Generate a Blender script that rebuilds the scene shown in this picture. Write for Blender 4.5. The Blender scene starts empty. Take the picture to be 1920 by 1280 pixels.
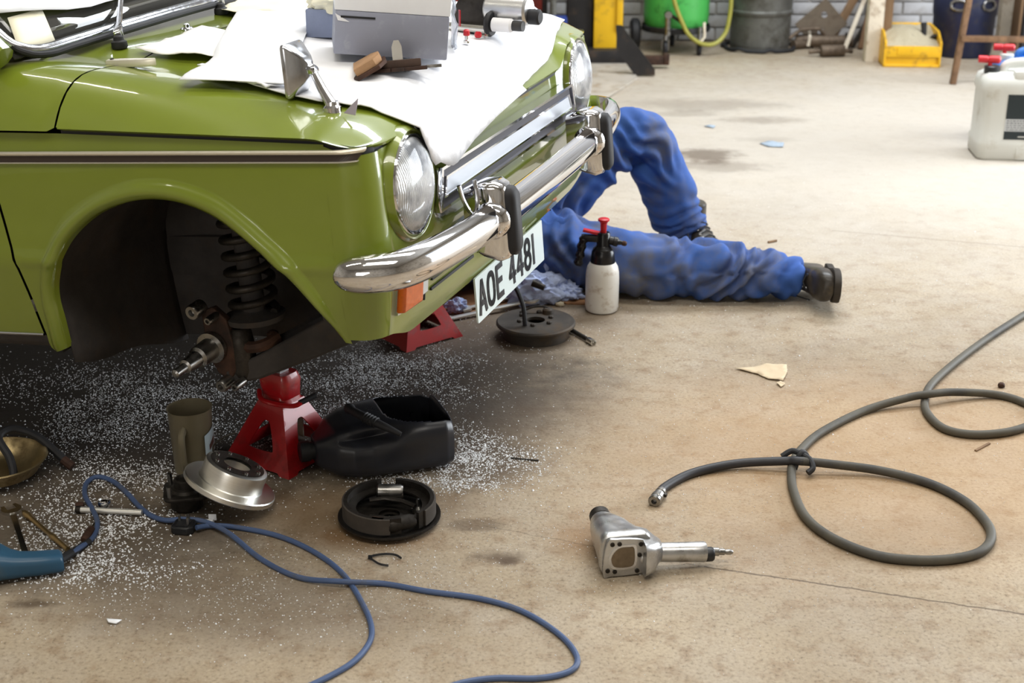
import bpy, bmesh, math, random
from mathutils import Vector, Matrix, noise, geometry
random.seed(7)
PI = math.pi
sc = bpy.context.scene
COL = sc.collection

# ------------------------------------------------------------------ camera
FPX, PITCH, CAMH = 2667.0, math.radians(21.0), 1.4
cam_d = bpy.data.cameras.new('camera')
cam = bpy.data.objects.new('camera', cam_d)
COL.objects.link(cam)
cam.location = (0, 0, CAMH)
cam.rotation_euler = (PI/2 - PITCH, 0, 0)
cam_d.sensor_width = 36.0
cam_d.lens = FPX/1920.0*36.0
cam_d.dof.use_dof = True
cam_d.dof.focus_distance = 3.05
cam_d.dof.aperture_fstop = 5.0
sc.camera = cam

# ------------------------------------------------------------------ world, lights, exposure
world = bpy.data.worlds.new('world')
sc.world = world
world.use_nodes = True
world.node_tree.nodes['Background'].inputs[0].default_value = (0.82, 0.91, 1.0, 1)
world.node_tree.nodes['Background'].inputs[1].default_value = 1.6
sc.view_settings.view_transform = 'Standard'
sc.view_settings.look = 'None'
sc.view_settings.gamma = 1.0
sc.view_settings.exposure = -.40
sc.cycles.max_bounces = 8
sc.cycles.diffuse_bounces = 3
sc.cycles.glossy_bounces = 4
sc.cycles.caustics_reflective = False
sc.cycles.caustics_refractive = False
sc.view_settings.use_curve_mapping = False

def area(name, loc, size, power, color, aim=None):
    d = bpy.data.lights.new(name, 'AREA')
    d.shape = 'RECTANGLE'
    d.size, d.size_y = size
    d.energy = power
    d.color = color
    o = bpy.data.objects.new(name, d)
    COL.objects.link(o)
    o.location = loc
    if aim is not None:
        o.rotation_euler = (Vector(aim)-Vector(loc)).to_track_quat('-Z', 'Y').to_euler()
    return o
CEIL = 4.2
# roof lights (glazed strips in the ceiling) and the open roller door on the right
area('roof_light_rear', (1.6, 6.1, CEIL-.06), (3.4, 1.3), 300, (.90, .95, 1.0))
area('roof_light_middle', (0.6, 3.6, CEIL-.06), (3.6, .8), 105, (1.0, .97, .91))
area('roof_light_front', (.6, .6, CEIL-.06), (3.4, .9), 120, (1.0, .95, .87))
area('door_daylight', (5.25, 5.2, 1.5), (3.6, 2.8), 430, (.90, .95, 1.0), aim=(0, 3.6, .4))
area('added_front_fill', (-1.9, -3.05, 1.75), (2.4, 1.3), 70, (1.0, .97, .92), aim=(-.8, 2.6, .4))  # fill light added behind the camera to brighten stand and car side
for i, (x, y) in enumerate(((-2.2, 1.6), (-.6, .6), (-2.6, 4.2))):
    area('tube_lamp', (x, y, 3.55), (1.5, .09), 16, (1.0, .95, .82))

# ------------------------------------------------------------------ maths helpers
CF = Vector((0, math.cos(PITCH), -math.sin(PITCH)))
CU = Vector((0, math.sin(PITCH), math.cos(PITCH)))
CR = Vector((1, 0, 0))
CC = Vector((0, 0, CAMH))
def ray(x, y): return CF + CR*((x-960)/FPX) + CU*((640-y)/FPX)
def G(x, y, z=0.0):
    """the point at height z that the photograph shows at pixel x, y"""
    r = ray(x, y)
    return CC + r*((z-CAMH)/r.z)
def AY(x, y, Y):
    r = ray(x, y)
    return CC + r*(Y/r.y)
def lerp(a, b, t): return a+(b-a)*t
def sstep(a, b, x):
    t = min(1, max(0, (x-a)/(b-a))); return t*t*(3-2*t)
def interp(x, pts):
    if x <= pts[0][0]: return pts[0][1]
    for (a, fa), (b, fb) in zip(pts, pts[1:]):
        if x <= b: return fa+(fb-fa)*(x-a)/(b-a)
    return pts[-1][1]
def catmull(pts, n=8, closed=False):
    P = [Vector(p) for p in pts]; out = []
    m = len(P)
    for i in range(m if closed else m-1):
        if closed: p0, p1, p2, p3 = P[i-1], P[i], P[(i+1) % m], P[(i+2) % m]
        else: p0, p1, p2, p3 = P[max(i-1, 0)], P[i], P[i+1], P[min(i+2, m-1)]
        for k in range(n):
            t = k/n
            out.append(.5*((2*p1)+(p2-p0)*t+(2*p0-5*p1+4*p2-p3)*t*t+(3*p1-p0-3*p2+p3)*t**3))
    if not closed: out.append(P[-1].copy())
    return out
def nz(p, s=1.0, off=0.0): return noise.noise(Vector(p)*s+Vector((off, off*1.7, -off)))
def fnz(p, s=1.0, o=3, off=0.0): return noise.fractal(Vector(p)*s+Vector((off, off*1.7, -off)), 1.0, 2.0, o)
def RM(axis, deg): return Matrix.Rotation(math.radians(deg), 4, axis)
def TM(*v): return Matrix.Translation(Vector(v) if len(v) == 3 else v[0])
def basis(origin, zdir, xhint=(1, 0, 0)):
    """matrix with local Z along zdir and local X near xhint"""
    z = Vector(zdir).normalized(); x = Vector(xhint)
    x = (x - z*x.dot(z))
    if x.length < 1e-5: x = Vector((0, 1, 0)) - z*z.y
    x.normalize(); y = z.cross(x)
    m = Matrix((x, y, z)).transposed().to_4x4(); m.translation = Vector(origin)
    return m

# ------------------------------------------------------------------ mesh builder
class MB:
    def __init__(s): s.v, s.f = [], []
    def add(s, vs, fs, M=None):
        b = len(s.v)
        s.v += [tuple(M @ Vector(p)) if M is not None else tuple(p) for p in vs]
        s.f += [tuple(i+b for i in f) for f in fs]
        return s
    def box(s, c, d, M=None, bev=0.0, taper=1.0):
        x, y, z = d[0]/2, d[1]/2, d[2]/2
        if bev <= 0:
            vs = [(c[0]+i*x*(taper if k > 0 else 1), c[1]+j*y*(taper if k > 0 else 1), c[2]+k*z) for k in (-1, 1) for j in (-1, 1) for i in (-1, 1)]
            return s.add(vs, [(0, 2, 3, 1), (4, 5, 7, 6), (0, 1, 5, 4), (2, 6, 7, 3), (0, 4, 6, 2), (1, 3, 7, 5)], M)
        bm = bmesh.new(); bmesh.ops.create_cube(bm, size=1)
        for v in bm.verts:
            t = taper if v.co.z > 0 else 1
            v.co = Vector((v.co.x*d[0]*t, v.co.y*d[1]*t, v.co.z*d[2]))+Vector(c)
        bmesh.ops.bevel(bm, geom=bm.edges[:], offset=min(bev, .49*min(d)), segments=2, profile=.6, affect='EDGES')
        return s.bm(bm, M)
    def bm(s, bm, M=None):
        bm.verts.ensure_lookup_table()
        for i, v in enumerate(bm.verts): v.index = i
        s.add([v.co.copy() for v in bm.verts], [[v.index for v in f.verts] for f in bm.faces], M)
        bm.free(); return s
    def lathe(s, prof, n=24, M=None, arc=2*PI, start=0.0, cap=(True, True), sx=1.0, sy=1.0):
        full = abs(arc-2*PI) < 1e-6
        m = n if full else n+1
        vs = [(r*math.cos(start+arc*i/n)*sx, r*math.sin(start+arc*i/n)*sy, z) for r, z in prof for i in range(m)]
        fs = []
        for j in range(len(prof)-1):
            for i in range(n):
                a, b = j*m+i, j*m+(i+1) % m
                fs.append((a, b, b+m, a+m))
        if full and cap[0] and prof[0][0] > 1e-6: fs.append(tuple(range(n))[::-1])
        if full and cap[1] and prof[-1][0] > 1e-6: fs.append(tuple(range((len(prof)-1)*m, (len(prof)-1)*m+n)))
        return s.add(vs, fs, M)
    def cyl(s, a, b, r0, r1=None, n=16, cap=True):
        a, b = Vector(a), Vector(b); r1 = r0 if r1 is None else r1
        return s.lathe([(r0, 0), (r1, (b-a).length)], n, basis(a, b-a), cap=(cap, cap))
    def tube(s, pts, r, n=10, closed=False, cap=True, flat=1.0, up=(0, 0, 1)):
        P = [Vector(p) for p in pts]; m = len(P); vs, fs = [], []
        rr = r if callable(r) else (lambda t: r)
        prev = None
        for i, p in enumerate(P):
            if closed: t = P[(i+1) % m]-P[i-1]
            else: t = P[min(i+1, m-1)]-P[max(i-1, 0)]
            t.normalize()
            if prev is None:
                x = Vector(up).cross(t)
                if x.length < 1e-4: x = Vector((1, 0, 0)).cross(t)
            else: x = prev - t*prev.dot(t)
            x.normalize(); prev = x; y = t.cross(x); q = rr(i/max(1, m-1))
            for k in range(n):
                a = 2*PI*k/n
                vs.append(p+x*math.cos(a)*q+y*math.sin(a)*q*flat)
        for i in range(m if closed else m-1):
            for k in range(n):
                a, b = i*n+k, i*n+(k+1) % n
                c, d = ((i+1) % m)*n+(k+1) % n, ((i+1) % m)*n+k
                fs.append((a, b, c, d))
        if not closed and cap:
            fs.append(tuple(range(n))[::-1]); fs.append(tuple(range((m-1)*n, m*n)))
        return s.add(vs, fs)
    def loft(s, rings, cap=True, M=None, closed=True):
        n = len(rings[0]); vs = [p for r in rings for p in r]; fs = []
        for j in range(len(rings)-1):
            for i in range(n if closed else n-1):
                a, b = j*n+i, j*n+(i+1) % n
                fs.append((a, b, b+n, a+n))
        if cap and closed:
            fs.append(tuple(range(n))[::-1]); fs.append(tuple(range((len(rings)-1)*n, len(rings)*n)))
        return s.add(vs, fs, M)
    def grid(s, fn, nu, nv, M=None, flip=False):
        vs = [fn(i/nu, j/nv) for j in range(nv+1) for i in range(nu+1)]
        fs = []
        for j in range(nv):
            for i in range(nu):
                a = j*(nu+1)+i; q = (a, a+1, a+nu+2, a+nu+1)
                fs.append(q[::-1] if flip else q)
        return s.add(vs, fs, M)
    def prism(s, poly, z0, z1, M=None, bev=0.0):
        """extrude a 2-D outline (x, y) between z0 and z1"""
        if bev > 0:
            bm = bmesh.new(); n = len(poly)
            vv = [bm.verts.new((p[0], p[1], z0)) for p in poly]
            f = bm.faces.new(vv)
            r = bmesh.ops.extrude_face_region(bm, geom=[f])
            for e in r['geom']:
                if isinstance(e, bmesh.types.BMVert): e.co.z = z1
            bmesh.ops.recalc_face_normals(bm, faces=bm.faces[:])
            ed = [e for e in bm.edges if abs(e.verts[0].co.z-e.verts[1].co.z) < 1e-6]
            bmesh.ops.bevel(bm, geom=ed, offset=bev, segments=2, profile=.6, affect='EDGES')
            return s.bm(bm, M)
        n = len(poly)
        vs = [(p[0], p[1], z0) for p in poly]+[(p[0], p[1], z1) for p in poly]
        fs = [tuple(range(n))[::-1], tuple(range(n, 2*n))]+[(i, (i+1) % n, n+(i+1) % n, n+i) for i in range(n)]
        return s.add(vs, fs, M)
    def plate(s, outer, holes, z0, z1, M=None):
        """flat plate with holes, thick from z0 to z1"""
        pts = [Vector(p) for p in outer]; loops = [list(range(len(outer)))]
        for h in holes:
            b = len(pts); pts += [Vector(p) for p in h]; loops.append(list(range(b, b+len(h))))
        edges = [(l[i], l[(i+1) % len(l)]) for l in loops for i in range(len(l))]
        r = geometry.delaunay_2d_cdt(pts, edges, [], 0, 1e-7)
        P, T = r[0], [f for f in r[2]]
        def inside(q, poly):
            c = False
            for i in range(len(poly)):
                a, b = poly[i], poly[i-1]
                if (a[1] > q[1]) != (b[1] > q[1]) and q[0] < (b[0]-a[0])*(q[1]-a[1])/(b[1]-a[1])+a[0]: c = not c
            return c
        keep = []
        for f in T:
            q = sum((P[i] for i in f), Vector((0, 0)))/len(f)
            if inside(q, outer) and not any(inside(q, h) for h in holes): keep.append(f)
        n = len(P)
        vs = [(p.x, p.y, z0) for p in P]+[(p.x, p.y, z1) for p in P]
        fs = [tuple(f)[::-1] for f in keep]+[tuple(i+n for i in f) for f in keep]
        cnt = {}
        for f in keep:
            for i in range(len(f)):
                a, b = f[i], f[(i+1) % len(f)]
                cnt[(a, b)] = 1
        for (a, b) in list(cnt):
            if (b, a) not in cnt: fs.append((a, b, b+n, a+n))
        return s.add(vs, fs, M)
    def build(s, name, mat, parent=None, M=None, smooth=35, sub=0, bevel=0.0, solid=0.0, recalc=True):
        me = bpy.data.meshes.new(name)
        vs = s.v if M is None else [tuple(M @ Vector(p)) for p in s.v]
        me.from_pydata(vs, [], s.f)
        if recalc:
            bm = bmesh.new(); bm.from_mesh(me)
            bmesh.ops.recalc_face_normals(bm, faces=bm.faces[:])
            bm.to_mesh(me); bm.free()
        me.materials.append(mat)
        if smooth:
            me.polygons.foreach_set('use_smooth', [True]*len(me.polygons))
            me.set_sharp_from_angle(angle=math.radians(smooth))
        o = bpy.data.objects.new(name, me)
        COL.objects.link(o)
        if parent is not None: o.parent = parent
        if solid:
            m = o.modifiers.new('solidify', 'SOLIDIFY'); m.thickness = solid; m.offset = 0
        if bevel:
            m = o.modifiers.new('bevel', 'BEVEL'); m.width = bevel; m.segments = 2; m.limit_method = 'ANGLE'; m.angle_limit = math.radians(40)
        if sub:
            m = o.modifiers.new('subdivision', 'SUBSURF'); m.levels = sub; m.render_levels = sub
        return o

def tag(o, label, cat, group=None, kind=None):
    o['label'] = label; o['category'] = cat
    if group: o['group'] = group
    if kind: o['kind'] = kind
    return o
def thing(name, label, cat, loc=(0, 0, 0), rot=None, group=None):
    o = bpy.data.objects.new(name, None); COL.objects.link(o)
    o.empty_display_size = .05
    if rot is None: rot = Matrix.Identity(4)
    elif isinstance(rot, (int, float)): rot = RM('Z', rot)
    m = TM(Vector(loc)) @ rot.to_4x4()
    o.matrix_basis = m
    INV[o.name] = m.inverted()
    tag(o, label, cat, group)
    return o
INV = {}
def inv(o): return INV[o.name]
def single(mb, name, mat, label, cat, base=None, **kw):
    """a thing that is one mesh, built in world coordinates, origin at its base"""
    if base is None:
        xs = [p[0] for p in mb.v]; ys = [p[1] for p in mb.v]; z = min(p[2] for p in mb.v)
        base = ((min(xs)+max(xs))/2, (min(ys)+max(ys))/2, z)
    g = kw.pop('group', None); k = kw.pop('kind', None)
    o = mb.build(name, mat, M=TM(-Vector(base)), **kw)
    o.location = base
    return tag(o, label, cat, g, k)
def struct(mb, name, mat, parent=None, **kw):
    o = mb.build(name, mat, parent, **kw)
    if parent is None: o['kind'] = 'structure'
    return o

# ------------------------------------------------------------------ materials
def lin(c):
    return tuple((x/255/12.92 if x/255 <= .04045 else ((x/255+.055)/1.055)**2.4) for x in c)+(1,)
class NT:
    def __init__(s, m):
        s.t = m.node_tree; s.n = s.t.nodes; s.l = s.t.links
    def new(s, typ, **kw):
        n = s.n.new(typ)
        for k, v in kw.items():
            if k in n.inputs: n.inputs[k].default_value = v
            else: setattr(n, k, v)
        return n
    def link(s, a, b): s.l.new(a, b)
def ramp(nt, src, stops):
    r = nt.new('ShaderNodeValToRGB')
    e = r.color_ramp.elements
    while len(e) < len(stops): e.new(.5)
    for i, (p, c) in enumerate(stops):
        e[i].position = p; e[i].color = c if len(c) == 4 else (*c, 1)
    nt.link(src, r.inputs[0]); return r.outputs[0]
def mixc(nt, fac, a, b, mode='MIX'):
    m = nt.new('ShaderNodeMix', data_type='RGBA', blend_type=mode)
    for val, sock in ((fac, m.inputs[0]), (a, m.inputs[6]), (b, m.inputs[7])):
        if isinstance(val, (int, float)): sock.default_value = val
        elif isinstance(val, tuple): sock.default_value = val
        else: nt.link(val, sock)
    return m.outputs[2]
def mat(name, color, rough=.5, metal=0.0, var=0.0, scale=30.0, dirt=None, dirt_amt=.5, dirt_scale=14.0, bump=0.0, bump_scale=200.0,
        coat=0.0, trans=0.0, spec=.5, emit=None, sheen=0.0, rvar=0.0, alpha=1.0, ior=1.45, stretch=None):
    m = bpy.data.materials.new(name); m.use_nodes = True
    nt = NT(m); b = nt.n['Principled BSDF']
    c = lin(color)
    b.inputs['Base Color'].default_value = c
    b.inputs['Roughness'].default_value = rough
    b.inputs['Metallic'].default_value = metal
    b.inputs['Specular IOR Level'].default_value = spec
    b.inputs['IOR'].default_value = ior
    b.inputs['Coat Weight'].default_value = coat
    b.inputs['Coat Roughness'].default_value = .03
    b.inputs['Transmission Weight'].default_value = trans
    b.inputs['Alpha'].default_value = alpha
    if sheen: b.inputs['Sheen Weight'].default_value = sheen
    if emit:
        b.inputs['Emission Color'].default_value = lin(emit[0]); b.inputs['Emission Strength'].default_value = emit[1]
    if var or dirt or bump or rvar:
        tc = nt.new('ShaderNodeTexCoord'); vec = tc.outputs['Object']
        if stretch:
            mp = nt.new('ShaderNodeMapping'); mp.inputs['Scale'].default_value = stretch
            nt.link(vec, mp.inputs[0]); vec = mp.outputs[0]
        n1 = nt.new('ShaderNodeTexNoise', Scale=scale, Detail=5.0, Roughness=.6); nt.link(vec, n1.inputs['Vector'])
        col = None
        if var:
            lo = tuple(x*(1-var) for x in c[:3])+(1,); hi = tuple(min(1, x*(1+var)) for x in c[:3])+(1,)
            col = ramp(nt, n1.outputs['Fac'], [(.3, lo), (.7, hi)])
        if dirt:
            n2 = nt.new('ShaderNodeTexNoise', Scale=dirt_scale, Detail=6.0, Roughness=.65); nt.link(vec, n2.inputs['Vector'])
            k = ramp(nt, n2.outputs['Fac'], [(.62-.3*dirt_amt, (0, 0, 0, 1)), (.82-.25*dirt_amt, (1, 1, 1, 1))])
            col = mixc(nt, k, col if col is not None else c, lin(dirt))
            if rough < .6:
                rr = nt.new('ShaderNodeMapRange'); nt.link(k, rr.inputs[0]); rr.inputs[3].default_value = rough; rr.inputs[4].default_value = min(.9, rough+.35)
                nt.link(rr.outputs[0], b.inputs['Roughness'])
        if col is not None: nt.link(col, b.inputs['Base Color'])
        if rvar:
            rr = nt.new('ShaderNodeMapRange'); nt.link(n1.outputs['Fac'], rr.inputs[0])
            rr.inputs[1].default_value = .3; rr.inputs[2].default_value = .7
            rr.inputs[3].default_value = max(.02, rough-rvar); rr.inputs[4].default_value = min(1, rough+rvar)
            nt.link(rr.outputs[0], b.inputs['Roughness'])
        if bump:
            n3 = nt.new('ShaderNodeTexNoise', Scale=bump_scale, Detail=4.0); nt.link(vec, n3.inputs['Vector'])
            bp = nt.new('ShaderNodeBump', Distance=.002, Strength=bump); nt.link(n3.outputs['Fac'], bp.inputs['Height'])
            nt.link(bp.outputs[0], b.inputs['Normal'])
    return m
M = {}
M['paint'] = mat('green_car_paint', (118, 132, 40), .28, coat=1.0, var=.04, scale=6, spec=.5)
M['chrome'] = mat('chrome', (225, 225, 228), .06, 1.0)
M['old_chrome'] = mat('pitted_chrome', (205, 208, 215), .16, 1.0, rvar=.1, scale=60)
M['steel'] = mat('worn_steel', (150, 148, 145), .32, 1.0, var=.2, scale=40, rvar=.1)
M['bright_steel'] = mat('machined_steel', (215, 213, 208), .22, 1.0, var=.08, scale=30)
M['dark_steel'] = mat('oily_dark_steel', (58, 54, 50), .42, .7, var=.35, scale=25, dirt=(28, 24, 20), dirt_amt=.5)
M['rust'] = mat('rusty_steel', (74, 50, 38), .7, .3, var=.4, scale=30, dirt=(40, 30, 26), dirt_amt=.6)
M['brass'] = mat('dull_brass_steel', (165, 140, 98), .35, .9, var=.15)
M['black_rubber'] = mat('black_rubber', (30, 30, 33), .62, var=.2, scale=40)
M['black_plastic'] = mat('black_plastic', (28, 29, 32), .38, var=.15, scale=20, dirt=(58, 54, 50), dirt_amt=.25)
M['under'] = mat('dirty_underseal', (58, 54, 52), .85, var=.4, scale=9, dirt=(64, 54, 46), dirt_amt=.35, bump=.5, bump_scale=90)
M['red'] = mat('red_enamel', (172, 22, 28), .3, var=.1, scale=12, dirt=(92, 22, 20), dirt_amt=.3, coat=.3)
M['white_paper'] = mat('white_paper', (236, 238, 242), .8, var=.02, scale=8)
M['cloth'] = mat('white_fabric', (240, 241, 245), .9, var=.02, scale=10, bump=.25, bump_scale=500)
# ------------------------------------------------------------------ the setting
def floor_material():
    m = bpy.data.materials.new('stained_concrete'); m.use_nodes = True
    nt = NT(m); b = nt.n['Principled BSDF']
    tc = nt.new('ShaderNodeTexCoord'); vec = tc.outputs['Object']
    def noi(scale, detail=6.0, rough=.6, v=vec):
        n = nt.new('ShaderNodeTexNoise', Scale=scale, Detail=detail, Roughness=rough); nt.link(v, n.inputs['Vector']); return n.outputs['Fac']
    col = ramp(nt, noi(1.3), [(.3, lin((143, 128, 107))), (.7, lin((176, 161, 138)))])
    col = mixc(nt, ramp(nt, noi(7), [(.42, (0, 0, 0)), (.75, (.55, .55, .55))]), col, lin((172, 162, 148)))
    col = mixc(nt, ramp(nt, noi(19, 8, .7), [(.50, (0, 0, 0)), (.70, (.7, .7, .7))]), col, lin((122, 96, 68)))
    fine = noi(130, 4, .7)
    col = mixc(nt, 1.0, col, ramp(nt, fine, [(.30, (.50, .47, .43)), (.46, (.95, .95, .95)), (.62, (1.06, 1.06, 1.06)), (.75, (1.35, 1.35, 1.38))]), 'MULTIPLY')
    # tiny dark and pale specks
    vo = nt.new('ShaderNodeTexVoronoi', Scale=75.0); nt.link(vec, vo.inputs['Vector'])
    col = mixc(nt, ramp(nt, vo.outputs['Distance'], [(.04, (.65, .65, .65)), (.10, (0, 0, 0))]), col, lin((96, 80, 64)))
    sep = nt.new('ShaderNodeSeparateXYZ'); nt.link(vec, sep.inputs[0])
    def mth(op, a, c=None, d=None, clamp=False):
        n = nt.new('ShaderNodeMath', operation=op); n.use_clamp = clamp
        for val, s in ((a, 0), (c, 1), (d, 2)):
            if val is None: continue
            if isinstance(val, (int, float)): n.inputs[s].default_value = val
            else: nt.link(val, n.inputs[s])
        return n.outputs[0]
    wob = noi(3.2, 7, .65); wob2 = noi(17, 5, .65)
    def blob(cx, cy, rx, ry, soft=.35, rot=0.0, amp=.9):
        dx = mth('SUBTRACT', sep.outputs[0], cx); dy = mth('SUBTRACT', sep.outputs[1], cy)
        c, s_ = math.cos(rot), math.sin(rot)
        ex = mth('ADD', mth('MULTIPLY', dx, c/rx), mth('MULTIPLY', dy, s_/rx))
        ey = mth('ADD', mth('MULTIPLY', dx, -s_/ry), mth('MULTIPLY', dy, c/ry))
        d = mth('SQRT', mth('ADD', mth('MULTIPLY', ex, ex), mth('MULTIPLY', ey, ey)))
        d = mth('ADD', d, mth('MULTIPLY', mth('SUBTRACT', wob, .5), amp))
        d = mth('ADD', d, mth('MULTIPLY', mth('SUBTRACT', wob2, .5), amp*.55))
        r = nt.new('ShaderNodeMapRange', interpolation_type='SMOOTHSTEP'); nt.link(d, r.inputs[0])
        r.inputs[1].default_value = 1-soft; r.inputs[2].default_value = 1+soft; r.inputs[3].default_value = 1; r.inputs[4].default_value = 0
        return r.outputs[0]
    def stain_or_light(col, mask, amt, c): return mixc(nt, mth('MULTIPLY', mask, amt), col, lin(c))
    def gp(x, y): p = G(x, y); return p.x, p.y
    # painted light: floor at the back made paler, as if in strong daylight
    col = stain_or_light(col, blob(2.0, 6.0, 2.3, 1.7, .6), .6, (193, 188, 180))
    # old oil under and in front of the car
    x, y = gp(330, 800); col = stain_or_light(col, blob(x-.12, y+.25, .95, .62, .3, .1), .93, (42, 35, 30))
    x, y = gp(800, 740); col = stain_or_light(col, blob(x, y+.02, .40, .46, .45), .72, (62, 53, 46))
    x, y = gp(900, 860); col = stain_or_light(col, blob(x, y, .14, .12, .5), .75, (66, 55, 46))
    x, y = gp(120, 1000); col = stain_or_light(col, blob(x, y, .40, .22, .45), .75, (64, 55, 48))
    x, y = gp(400, 1130); col = stain_or_light(col, blob(x, y, .34, .13, .6, -.15), .5, (104, 92, 80))
    x, y = gp(650, 960); col = stain_or_light(col, blob(x, y, .20, .11, .55), .75, (104, 80, 50))
    x, y = gp(690, 1010); col = stain_or_light(col, blob(x, y, .13, .05, .6), .6, (110, 78, 40))
    x, y = gp(1130, 1010); col = stain_or_light(col, blob(x, y, .10, .10, .6), .65, (126, 92, 54))
    x, y = gp(940, 600); col = stain_or_light(col, blob(x, y, .34, .28, .5), .6, (92, 74, 56))
    for sx, sy, rx, ry, a in ((1330, 195, .34, .13, .34), (1315, 292, .13, .12, .75), (1290, 213, .14, .06, .3), (1420, 225, .16, .08, .4), (1340, 310, .2, .10, .4), (1440, 262, .1, .05, .2),
                              (935, 1045, .05, .03, .75), (950, 1052, .02, .02, .9), (60, 1132, .045, .016, .85), (890, 985, .05, .02, .6), (1000, 770, .06, .03, .3),
                              (1600, 700, .4, .2, .25), (1680, 1010, .3, .1, .25)):
        x, y = gp(sx, sy); col = stain_or_light(col, blob(x, y, rx, ry, .55, 0, 2.6), a, (84, 68, 52))
    # warm worn patch round the hose
    x, y = gp(1780, 860); col = stain_or_light(col, blob(x, y, .75, .45, .6), .42, (172, 134, 88))
    # slab joint that crosses the foreground and a hairline one beside the bent knee
    def crack(col, a, c, wid, amt):
        ax, ay = gp(*a); bx, by = gp(*c)
        L = math.hypot(bx-ax, by-ay); tx, ty = (bx-ax)/L, (by-ay)/L
        dx = mth('SUBTRACT', sep.outputs[0], ax); dy = mth('SUBTRACT', sep.outputs[1], ay)
        along = mth('ADD', mth('MULTIPLY', dx, tx), mth('MULTIPLY', dy, ty))
        off = mth('ADD', mth('MULTIPLY', dx, -ty), mth('MULTIPLY', dy, tx))
        off = mth('ABSOLUTE', mth('ADD', off, mth('MULTIPLY', mth('SUBTRACT', wob2, .5), .016)))
        r = nt.new('ShaderNodeMapRange'); nt.link(off, r.inputs[0]); r.inputs[1].default_value = wid*.35; r.inputs[2].default_value = wid; r.inputs[3].default_value = 1; r.inputs[4].default_value = 0
        m1 = mth('MULTIPLY', mth('GREATER_THAN', along, 0), mth('LESS_THAN', along, L))
        return stain_or_light(col, mth('MULTIPLY', r.outputs[0], m1), amt, (70, 54, 40))
    col = crack(col, (1320, 1062), (2100, 1178), .0036, .75)
    col = crack(col, (905, 985), (1320, 1062), .0025, .35)
    col = crack(col, (1105, 208), (1192, 150), .006, .7)
    col = crack(col, (1560, 432), (2000, 470), .004, .4)
    nt.link(col, b.inputs['Base Color'])
    rr = nt.new('ShaderNodeMapRange'); nt.link(wob, rr.inputs[0]); rr.inputs[3].default_value = .55; rr.inputs[4].default_value = .95
    nt.link(rr.outputs[0], b.inputs['Roughness'])
    bp = nt.new('ShaderNodeBump', Distance=.0022, Strength=.55)
    h = mth('ADD', fine, mth('MULTIPLY', wob2, 1.2)); nt.link(h, bp.inputs['Height'])
    nt.link(bp.outputs[0], b.inputs['Normal'])
    return m

XL, XR, YF, YB = -5.0, 5.3, -3.2, 8.78
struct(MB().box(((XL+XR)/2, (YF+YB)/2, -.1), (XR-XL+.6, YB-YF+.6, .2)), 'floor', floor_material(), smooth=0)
M['wall'] = mat('painted_brick_wall', (196, 196, 198), .85, var=.12, scale=3, dirt=(128, 124, 118), dirt_amt=.3, dirt_scale=2)
M['wall_dim'] = mat('grimy_wall', (178, 172, 162), .9, var=.25, scale=2, dirt=(110, 98, 84), dirt_amt=.3, dirt_scale=1.5)
M['ceiling'] = mat('corrugated_roof', (176, 174, 170), .85, var=.15, scale=1.5)
M['brick'] = mat('whitewashed_brick', (205, 205, 208), .85, var=.15, scale=9, dirt=(140, 132, 122), dirt_amt=.35, dirt_scale=5)
M['mortar'] = mat('grimy_mortar', (176, 172, 166), .95, var=.2, scale=20)
M['timber'] = mat('old_timber', (122, 96, 70), .8, var=.3, scale=14, stretch=(1, 1, .12))
M['white_timber'] = mat('flaking_white_timber', (222, 212, 194), .75, var=.08, scale=10, dirt=(150, 122, 92), dirt_amt=.3, dirt_scale=18)
wb = struct(MB().box((0, YB+.1, 2.1), (10.6, .2, 4.2)), 'wall_back', M['mortar'], smooth=0)
bm_ = MB().box((0, 0, 0), (.214, .03, .066), bev=.005)
src = None
for row in range(6):
    z = .042+row*.077
    for k in range(42):
        x = -4.3+k*.226+(.113 if row % 2 else 0)
        if x < -.2: continue
        if src is None: src = o = bm_.build('brick', M['brick'], wb)
        else:
            o = src.copy(); COL.objects.link(o); o.parent = wb
        o.location = (x, YB-.004+random.uniform(-.004, .004), z); o.rotation_euler = (0, random.uniform(-.006, .006), random.uniform(-.01, .01))
up = struct(MB().box((0, YB-.008, 2.36), (10.6, .03, 3.68)), 'wall_upper_plaster', M['wall'], smooth=0)
up.parent = wb
struct(MB().box((XL-.1, 2.8, 2.1), (.2, 12.2, 4.2)), 'wall_left', M['wall_dim'], smooth=0)
struct(MB().box((0, YF-.1, 2.1), (10.6, .2, 4.2)), 'wall_front', M['wall_dim'], smooth=0)
wr = MB()
wr.box((XR+.1, .25, 2.1), (.2, 6.9, 4.2)); wr.box((XR+.1, 8.2, 2.1), (.2, 1.2, 4.2)); wr.box((XR+.1, 5.65, 3.8), (.2, 3.9, .8))
struct(wr, 'wall_right', M['wall_dim'], smooth=0)
wn = struct(MB().box((-1.9, YF+.02, 2.45), (2.6, .08, .08)).box((-1.9, YF+.02, 1.05), (2.6, .08, .08)).box((-3.16, YF+.02, 1.75), (.08, .08, 1.48)).box((-.64, YF+.02, 1.75), (.08, .08, 1.48)), 'added_fill_frame', M['white_timber'], smooth=0)  # unseen frame made up to surround the added fill light
struct(MB().box((0, 2.8, CEIL+.1), (10.8, 12.4, .2)), 'ceiling', M['ceiling'], smooth=0)

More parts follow.
